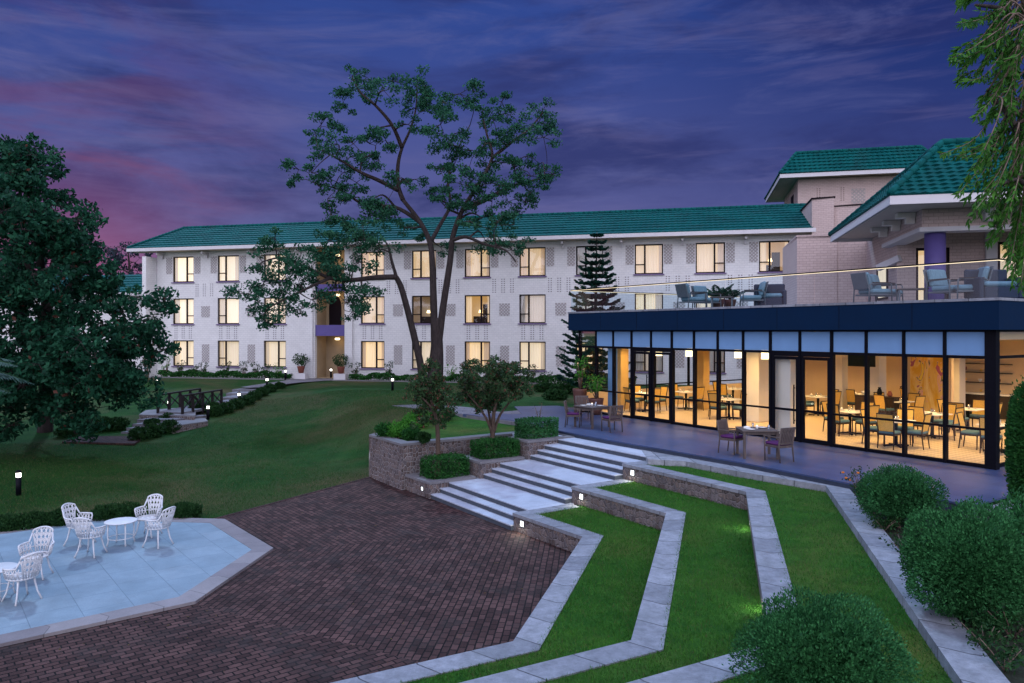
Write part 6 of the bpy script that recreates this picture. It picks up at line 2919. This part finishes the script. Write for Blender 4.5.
def inside(poly, x, y):
    c = False
    n = len(poly)
    j = n - 1
    for i in range(n):
        if ((poly[i][1] > y) != (poly[j][1] > y)) and (x < (poly[j][0] - poly[i][0]) * (y - poly[i][1]) / (poly[j][1] - poly[i][1]) + poly[i][0]):
            c = not c
        j = i
    return c


cl = []
while len(cl) < 430:
    u, v = RNG.uniform(-68, 180), (RNG.uniform(128, 434) if len(cl) < 280 else RNG.uniform(330, 434) if len(cl) < 350 else RNG.uniform(132, 300))
    if not inside(outline, u, v):
        continue
    # distance to the outline limits the depth of the crown there
    dmin = min(math.hypot(u - a, v - b) for a, b in outline)
    if dmin < 9:
        continue
    dep = min(3.6, .35 + dmin / 18)
    q = Q(u, v, YL)
    s = RNG.choice([-1, 1]) * RNG.uniform(.45, 1) if RNG.random() < .75 else RNG.uniform(-.4, .4)
    dy = dep * s
    k = (YL + dy) / YL
    cl.append((q.x * k, YL + dy, E + (q.z - E) * k))
YT_ = 35.2
lb0 = Q(45, 432, YT_)
lb0.z = float(terrain(lb0.x, YT_)) - .15
lt = [([lb0, Q(46, 405, YT_ - .3), Q(44, 365, YT_ - 2), Q(46, 310, YL + 1.8), Q(36, 230, YL), Q(26, 165, YL)], .36, .05),
      ([Q(45, 370, YL + 3.5), Q(70, 345, YL - .4), Q(100, 335, YL - 1.2), Q(140, 325, YL - 1)], .16, .04),
      ([Q(44, 340, YL + 3), Q(15, 310, YL + 1), Q(-25, 290, YL + 1.5)], .16, .04),
      ([Q(46, 310, YL), Q(70, 285, YL + .8), Q(92, 262, YL + 1.0)], .14, .04),
      ([Q(45, 380, YL + 4.5), Q(75, 380, YL + 2), Q(105, 385, YL + 1.2)], .12, .03),
      ([Q(42, 290, YL), Q(20, 250, YL - 1), Q(-5, 200, YL - 1.2)], .14, .04),
      ([Q(45, 365, YL + 3.6), Q(30, 380, YL - 1), Q(10, 395, YL - 2.4)], .12, .03)]
grown_tree("broadleaf_tree", "dense dark broadleaf tree filling the left side of the view", lt, cl, .20, 175, .62, .75, M["leaf_big"], M["bark"], None, 8, .03, .55, 5)

# --- Norfolk pine beside the restaurant corner
YN = 41.0
nb = Q(594, 380, YN)
nb.z = -.1
top_ = Q(597, 232, YN)
pine = thing("conifer_tree", "tiered dark conifer standing left of the restaurant corner", "tree", nb)
m = MB()
m.tube([nb, nb.lerp(top_, .5), top_], [.16, .10, .015], 8)
b = m
nv = []
H_ = top_.z - nb.z
tiers = 22
for k in range(tiers):
    f = .10 + .88 * (k / (tiers - 1)) ** .95
    z = nb.z + H_ * f
    rad = (1 - f) ** .72 * 2.25 + .12
    nbq = 8 if f < .8 else 6
    for q in range(nbq):
        a = q * 2 * math.pi / nbq + k * .6 + RNG.normal() * .12
        d = Vector((math.cos(a), math.sin(a), 0))
        L_ = rad * RNG.uniform(.82, 1.1)
        s = Vector((nb.x + (top_.x - nb.x) * f, nb.y, z))
        pts = [s + d * L_ * t + Vector((0, 0, -.25 * L_ * math.sin(t * 2.2) + .22 * L_ * t * t)) for t in (0, .25, .5, .75, 1)]
        b.tube(pts, [.03, .024, .018, .012, .006], 5)
        n = int(85 * L_) + 14
        for j in range(n):
            t = RNG.uniform(.12, 1.02)
            i = min(3, int(t * 4))
            p = pts[i].lerp(pts[i + 1], t * 4 - i)
            sd = d.cross(Vector((0, 0, 1))) * RNG.choice([-1, 1])
            tw = sd * RNG.uniform(.10, .42) * (.4 + .6 * min(1, L_)) * (1.1 - t * .6) + d * .16 + Vector((0, 0, RNG.uniform(-.06, .10)))
            w = tw.cross(Vector((RNG.normal(), RNG.normal(), RNG.normal()))).normalized() * .055
            nv += [p, p + tw * .55 + w, p + tw, p + tw * .55 - w]
b.build("trunk", M["bark"], pine)
np_mesh("crown", np.array([tuple(p) for p in nv]), 4, M["leaf_conifer"], pine)

# --- slim tree and bushy tree in the planters
s0 = Vector((c1.x + .0, c1.y, zA - .15))
s0 = Q(438, 470, c1.y + .05)
s0.z = zA - .1
Ys = s0.y


def qs(u, v, dy=0):
    return Q(u, v, Ys + dy)


tl = [([s0, qs(438, 440), qs(436, 418), qs(431, 400), qs(427, 385, .1)], .085, .03),
      ([qs(436, 418), qs(430, 406, -.2), qs(420, 396, -.3)], .045, .015), ([qs(437, 428), qs(441, 410, .2), qs(444, 392, .3)], .05, .015)]
cl = []
for _ in range(36):
    a, r = RNG.uniform(0, 6.28), math.sqrt(RNG.random())
    cl.append(tuple(qs(430 + 20 * r * math.cos(a), 398 + 30 * r * math.sin(a), RNG.normal() * .35)))
grown_tree("slim_tree", "slim young tree with sparse reddish green crown in the lowest planter", tl, cl, .10, 190, .27, .9, M["leaf_small"], M["bark_pale"], None, 8, .010, .42, 3)
s1 = Q(492, 445, c2.y + .35)
s1.z = zM - .1
Ys = s1.y
tl = [([s1, qs(493, 425), qs(494, 412), qs(497, 398), qs(500, 385)], .085, .03),
      ([qs(493, 436), qs(487, 420, -.2), qs(478, 406, -.3), qs(468, 395, -.5)], .05, .02),
      ([qs(494, 432), qs(500, 415, .2), qs(510, 402, .3), qs(518, 394, .4)], .05, .02),
      ([qs(492, 440), qs(490, 420, .3), qs(486, 400, .5), qs(482, 386, .6)], .05, .02)]
cl = []
for _ in range(62):
    a, r = RNG.uniform(0, 6.28), math.sqrt(RNG.random())
    cl.append(tuple(qs(491 + 38 * r * math.cos(a), 384 + 21 * r * math.sin(a), RNG.normal() * .5)))
grown_tree("bushy_tree", "wide bushy multi stemmed small tree above the middle planter hedge", tl, cl, .10, 230, .30, .85, M["leaf_small"], M["bark_pale"], None, 8, .010, .42, 3)
s2 = P(539, 424, zU)
plant("sapling", "thin bare sapling behind the highest planter hedge", "plant", s2, 1.0, .3, 50, .06, M["leaf_small"], 3)

# --- shrubs along the upper lawn
for i, (u, v, r, lb, mt) in enumerate(((385, 430, .34, "pale twiggy shrub at the left corner of the planter wall", "leaf_hedge"), (398, 431, .34, "brightish shrub second along the upper lawn border", "leaf_bright"), (407, 426, .36, "round bright green shrub in the upper lawn border", "leaf_bright"),
                                       (419, 420, .42, "largest bright green shrub in the upper lawn border", "leaf_bright"), (411, 433, .28, "low shrub at the wall coping before the bright shrubs", "leaf_hedge"), (436, 416, .34, "pale leafed shrub behind the slim tree stem", "leaf_hedge"), (446, 413, .30, "small pale shrub at the path end of the border", "leaf_low"), (424, 436, .22, "tiny reddish shrub beside the upper lawn coping", "leaf_low"))):
    p = P(u, v + 6, zU)
    bush("border_shrub", lb, "shrub", (p.x, p.y, zU + r * .6), r, r, r * .7, 800, .08, M[mt], "shrubs of the upper lawn border", 0.0, .45)

# --- bushes behind the pale patio
for (u, v, w, lb) in ((12, 530, .75, "low dark bush behind the patio at the left border"), (40, 527, .7, "low dark bush second behind the patio from the left"), (62, 525, .6, "small dark bush behind the left pair of garden chairs"), (108, 519, .75, "dark bush behind the round garden table"), (128, 518.5, .6, "dark bush left of the farthest garden chair"), (184, 517, .72, "largest dark bush at the patio corner by the brick paving")):
    p = P(u, v, ZP)
    bush("low_bush", lb, "bush", (p.x, p.y, ZP + .14), w * .66, .42, .25, 2200, .07, M["leaf_low"], "low bushes behind the patio", 0.0, .22)

# --- balls and bushes around the footbridge path
for (u, v, r, lb) in ((66, 437, .42, "clipped bush at the far left of the stone landing"), (86, 433, .42, "clipped bush behind the stone landing"), (104, 431, .5, "clipped bush left of the lower steps"), (118, 430, .45, "clipped bush touching the lower steps on the left"),
                      (140, 440, .45, "round clipped bush at the near corner of the landing"), (153, 437, .42, "round clipped bush right of the landing"), (169, 433, .44, "round clipped bush before the side wall"), (152, 428.5, .36, "round clipped bush on the steps"), (168, 422.5, .34, "small round bush below the platform wall"),
                      (212, 412, .40, "round bush behind the bollard near the railing"), (198, 412, .42, "yellowish bush beside the near railing"), (215, 416, .4, "low bush at the lawn side of the path start"), (226, 413, .42, "low bush along the path above the bridge"), (236, 409, .42, "low bush along the middle of the upper steps"), (247, 405, .42, "low bush beside the bollard on the upper steps"), (255, 400, .40, "low bush near the top of the upper steps"), (262, 396, .38, "low bush where the steps end"), (270, 392, .36, "low bush at the start of the upper path"), (280, 388.5, .3, "last low bush along the upper path")):
    p = on_ground(u, v)
    bush("path_bush", lb, "bush", (p.x, p.y, p.z + r * .6), r * 1.15, r * 1.05, r * .8, 900, .09, M["leaf_low"], "bushes along the garden path", 0.0, .18)

# --- hedge and plants along the foot of the hotel
hd = thing("box_hedge", "long low clipped hedge along the foot of the hotel wall", "hedge", HB(15, .9, 0))
pts = []
for a0, a1, n in ((1.0, ra0 - 1.4, 6500), (ra1 + .9, 36, 11000)):
    a = RNG.uniform(a0, a1, n)
    hgt = .44 + .10 * np.sin(a * 2.1) + .06 * np.sin(a * 5.3)
    b_ = .95 + RNG.uniform(-.35, .35, n)
    z = RNG.uniform(.02, 1, n) ** .6 * hgt
    o = np.array(C0)
    xyv = o + np.outer(a, np.array(AM)) + np.outer(b_, np.array(BM))
    pts.append(np.column_stack([xyv, z]))
np_mesh("foliage", leaf_quads(np.concatenate(pts), .13, .6), 4, M["leaf_hedge"], hd)
pl_spots = [(175, 1.7, .55, "bright young tree like shrub under the first ground floor window"), (189, 1.3, .4, "thin shrub at the right edge of the first ground floor window"), (203, .9, .4, "sparse plant between the first two ground floor windows"), (212, 1.1, .4, "sparse plant left of the second ground floor window"), (234, 1.2, .45, "open plant under the second ground floor window"), (252, 1.5, .5, "tall loose shrub between second and third ground floor windows"), (263, 1.2, .4, "loose shrub left of the third ground floor window"), (273, 1.0, .4, "small plant under the third ground floor window"), (286, 1.1, .5, "round leafy shrub left of the entrance pots"),
            (361, 1.2, .45, "loose shrub right of the entrance"), (394, 1.4, .45, "tall thin shrub right of the fourth ground floor window"), (455, 1.3, .6, "leafy shrub left of the bushy tree at the wall"), (536, 1.2, .5, "thin shrub under the seventh ground floor window"), (548, .8, .5, "low brown shrub left of the conifer")]
for (u, h, r, lb) in pl_spots:
    p = HB(ua(u), 1.0, .0)
    plant("wall_shrub", lb, "shrub", p, h, r, 200, .12, M["leaf_bright"] if u in (175, 286, 455) else M["leaf_low"], 6, "shrubs along the hotel wall")
for (u, lb) in ((306, "clay pot with a leafy plant left of the entrance"), (345.5, "clay pot with a leafy plant right of the entrance")):
    p = HB(ua(u), .7, 0)
    t = thing("potted_plant", lb, "plant", p, 0, "clay pots at the entrance")
    m = MB()
    m.box((0, 0, .2), (.9, .5, .42), frame((0, 0, 0), math.atan2(AM.y, AM.x)))
    m.build("plinth", M["white_paint"], t, False)
    m = MB()
    m.lathe([(.17, .42), (.27, .85), (.29, .9), (.22, .9)], (0, 0, 0), 16)
    m.build("pot", M["clay"], t, False)
    np_mesh("foliage", leaf_quads(cluster((p.x, p.y, p.z + 1.35), .62, 420, .8, .2), .16, .4), 4, M["leaf_low"], t)
# dark shrubs near the conifer foot
for (u, v, r, lb) in ((545, 392, .5, "low brownish shrub on the lawn left of the conifer"), (562, 394, .55, "dark low shrub before the conifer"), (556, 400, .45, "dark low shrub nearest the path by the conifer")):
    p = on_ground(u, v)
    bush("lawn_shrub", lb, "shrub", (p.x, p.y, p.z + r * .5), r * 1.4, r, r * .7, 900, .1, M["leaf_low"], "shrubs by the conifer", 0, .2)

# --- far trees behind the left wing
for i, (u, vt, Y, w, lb) in enumerate(((128, 243, 82, 3.6, "pale misty tree rising behind the low far wing"), (95, 262, 86, 4.5, "far tree behind the big dark tree"), (40, 255, 88, 5, "far tree at the left border beyond the wing"), (-20, 250, 88, 5.5, "far tree just outside the left border"))):
    b0 = Q(u, 400, Y)
    b0.z = -.1
    tp = Q(u, vt, Y)
    h = tp.z
    lim = [([b0, b0.lerp(tp, .3), b0.lerp(tp, .6) + Vector((.3, 0, 0)), tp - Vector((0, 0, .8))], .4, .06)]
    cl = []
    for _ in range(60):
        a, r = RNG.uniform(0, 6.28), math.sqrt(RNG.random())
        zz_ = RNG.uniform(.35, .97)
        ww = w * math.sin(math.pi * (.15 + .8 * (1 - zz_) ** .7)) * .9
        cl.append((b0.x + ww * r * math.cos(a), b0.y + ww * r * math.sin(a), h * zz_))
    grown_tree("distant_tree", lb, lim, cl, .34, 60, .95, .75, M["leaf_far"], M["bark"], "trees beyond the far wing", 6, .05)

# --- small dark tree left of the hotel front (behind the big tree)
b0 = on_ground(147, 382)
plant("lawn_shrub", "small dark potted looking shrub on the lawn at the hotel's left corner", "shrub", b0, 2.6, 1.1, 500, .2, M["leaf_big"], 8)

# --- overhanging tree at the top right; its trunk stands just outside the view
YW = 11.0
wt = thing("overhanging_tree", "drooping fine leaved branches hanging in at the top right corner", "tree", (8.9, 11.2, -.2))
m = MB()
wl = [([Vector((8.9, 11.2, -.3)), Vector((8.95, 11.2, 3)), Vector((8.8, 11.1, 6)), Vector((8.6, 11.0, 9)), Vector((8.3, 11, 11))], .22, .08),
      ([Vector((8.8, 11.1, 6)), Q(1035, 150, YW), Q(1005, 110, YW), Q(985, 95, YW)], .08, .02),
      ([Vector((8.6, 11, 8.2)), Q(1040, 30, YW), Q(1005, 10, YW + .4), Q(975, 5, YW + .4)], .08, .02),
      ([Vector((8.85, 11.1, 5.6)), Q(1050, 200, YW - .3), Q(1020, 180, YW - .3), Q(1000, 185, YW - .3)], .06, .015)]
nodes = []
for pts, r0, r1 in wl:
    o, rad = limb(m, pts, r0, r1, 8)
    nodes += o[3:]
m.build("trunk", M["bark"], wt)
sprays = [((1015, 2), (975, -4), (958, 6)), ((1010, 8), (985, 20), (965, 24)), ((1012, 12), (985, 45), (962, 70)), ((1015, 15), (975, 40), (955, 50)), ((1020, 20), (990, 70), (966, 82)), ((1020, 40), (1000, 85), (978, 112)), ((1022, 60), (1005, 100), (990, 120)),
          ((1024, 80), (1005, 130), (985, 160)), ((1020, 100), (1000, 140), (962, 158)), ((1024, 100), (1010, 150), (985, 190)), ((1022, 120), (1000, 170), (972, 205)), ((1024, 130), (1005, 180), (980, 215)), ((1030, 130), (1015, 190), (1000, 230)), ((1030, 140), (1018, 200), (1008, 255)), ((1030, 150), (1020, 220), (1012, 285)),
          ((1035, 160), (1026, 230), (1018, 270)), ((1030, 20), (1015, 60), (1010, 110)), ((1035, 40), (1024, 90), (1018, 140)), ((1005, 5), (990, 30), (985, 60)), ((1030, -5), (1005, -5), (970, -8)), ((1030, 150), (1008, 200), (990, 240)), ((1035, 190), (1022, 240), (1020, 262)), ((1040, 60), (1030, 120), (1026, 180)), ((1024, 0), (1012, 30), (1003, 66)), ((1028, 170), (1010, 205), (1002, 222)),
          ((1036, 90), (1022, 120), (1002, 150)), ((1036, 20), (1020, 50), (1000, 60)), ((1040, 110), (1020, 150), (1012, 190)), ((1042, 10), (1024, 30), (1016, 80)), ((1040, 180), (1030, 215), (1024, 240))]
tw = MB()
LV_ = []
for k in range(len(sprays) * 4):
    spray = sprays[k % len(sprays)]
    jj = RNG.normal(size=3) * (0 if k < len(sprays) else 1.0)
    pts = [Q(u + jj[0] * 9, v + jj[1] * 9, YW + RNG.uniform(-.5, .5) + jj[2] * .3) for u, v in spray]
    # start from the nearest limb point
    s = min(nodes, key=lambda p: (p - pts[0]).length)
    o, rad = limb(tw, [s, pts[0], pts[1], pts[2]], .014, .003, 5)
    for i in range(6, len(o) - 1):
        for q in range(7):
            p = o[i].lerp(o[i + 1], RNG.random())
            t = (o[i + 1] - o[i]).normalized()
            sd = Vector(RNG.normal(size=3))
            sd = (sd - t * sd.dot(t)).normalized()
            d = (t * .75 + sd * .75 + Vector((0, 0, -.35))).normalized()
            L_ = RNG.uniform(.08, .16)
            w = d.cross(Vector(RNG.normal(size=3))).normalized() * .018
            LV_ += [p, p + d * L_ * .45 + w, p + d * L_, p + d * L_ * .45 - w]
tw.build("twig", M["bark_pale"], wt)
np_mesh("foliage", np.array([tuple(p) for p in LV_]), 4, M["leaf_willow"], wt)

# --- palm at the left border, trunk outside the view
pm = thing("palm_tree", "palm fronds reaching in at the left border below the dark tree", "tree", Q(-75, 520, 13.0))
m = MB()
pb0 = Q(-75, 540, 13.0)
pb0.z = -1.58
pt_ = Q(-70, 372, 13.0)
m.tube([pb0, pb0.lerp(pt_, .5) + Vector((.05, 0, 0)), pt_], [.16, .12, .11], 10)
m.build("trunk", M["bark"], pm)
vs = []
st = MB()
for k in range(14):
    a = k * 2 * math.pi / 14 + .2
    v, pts = palm_leaf(pt_, (math.cos(a), math.sin(a) * .9, .55 - .3 * (k % 2)), 1.55, None, .42, .42, 30)
    vs += [tuple(q) for q in v]
    st.tube(pts, [.016 * (1 - .75 * i / len(pts)) + .003 for i in range(len(pts))], 5)
v, pts = palm_leaf(pt_ + Vector((0, 0, -.1)), (1, -.1, .12), 1.5, None, .40, .28, 30)
vs += [tuple(q) for q in v]
st.tube(pts, [.014] * len(pts), 5)
np_mesh("fronds", np.array(vs), 4, M["leaf_palm"], pm)
st.build("frond_rib", M["leaf_low"], pm)
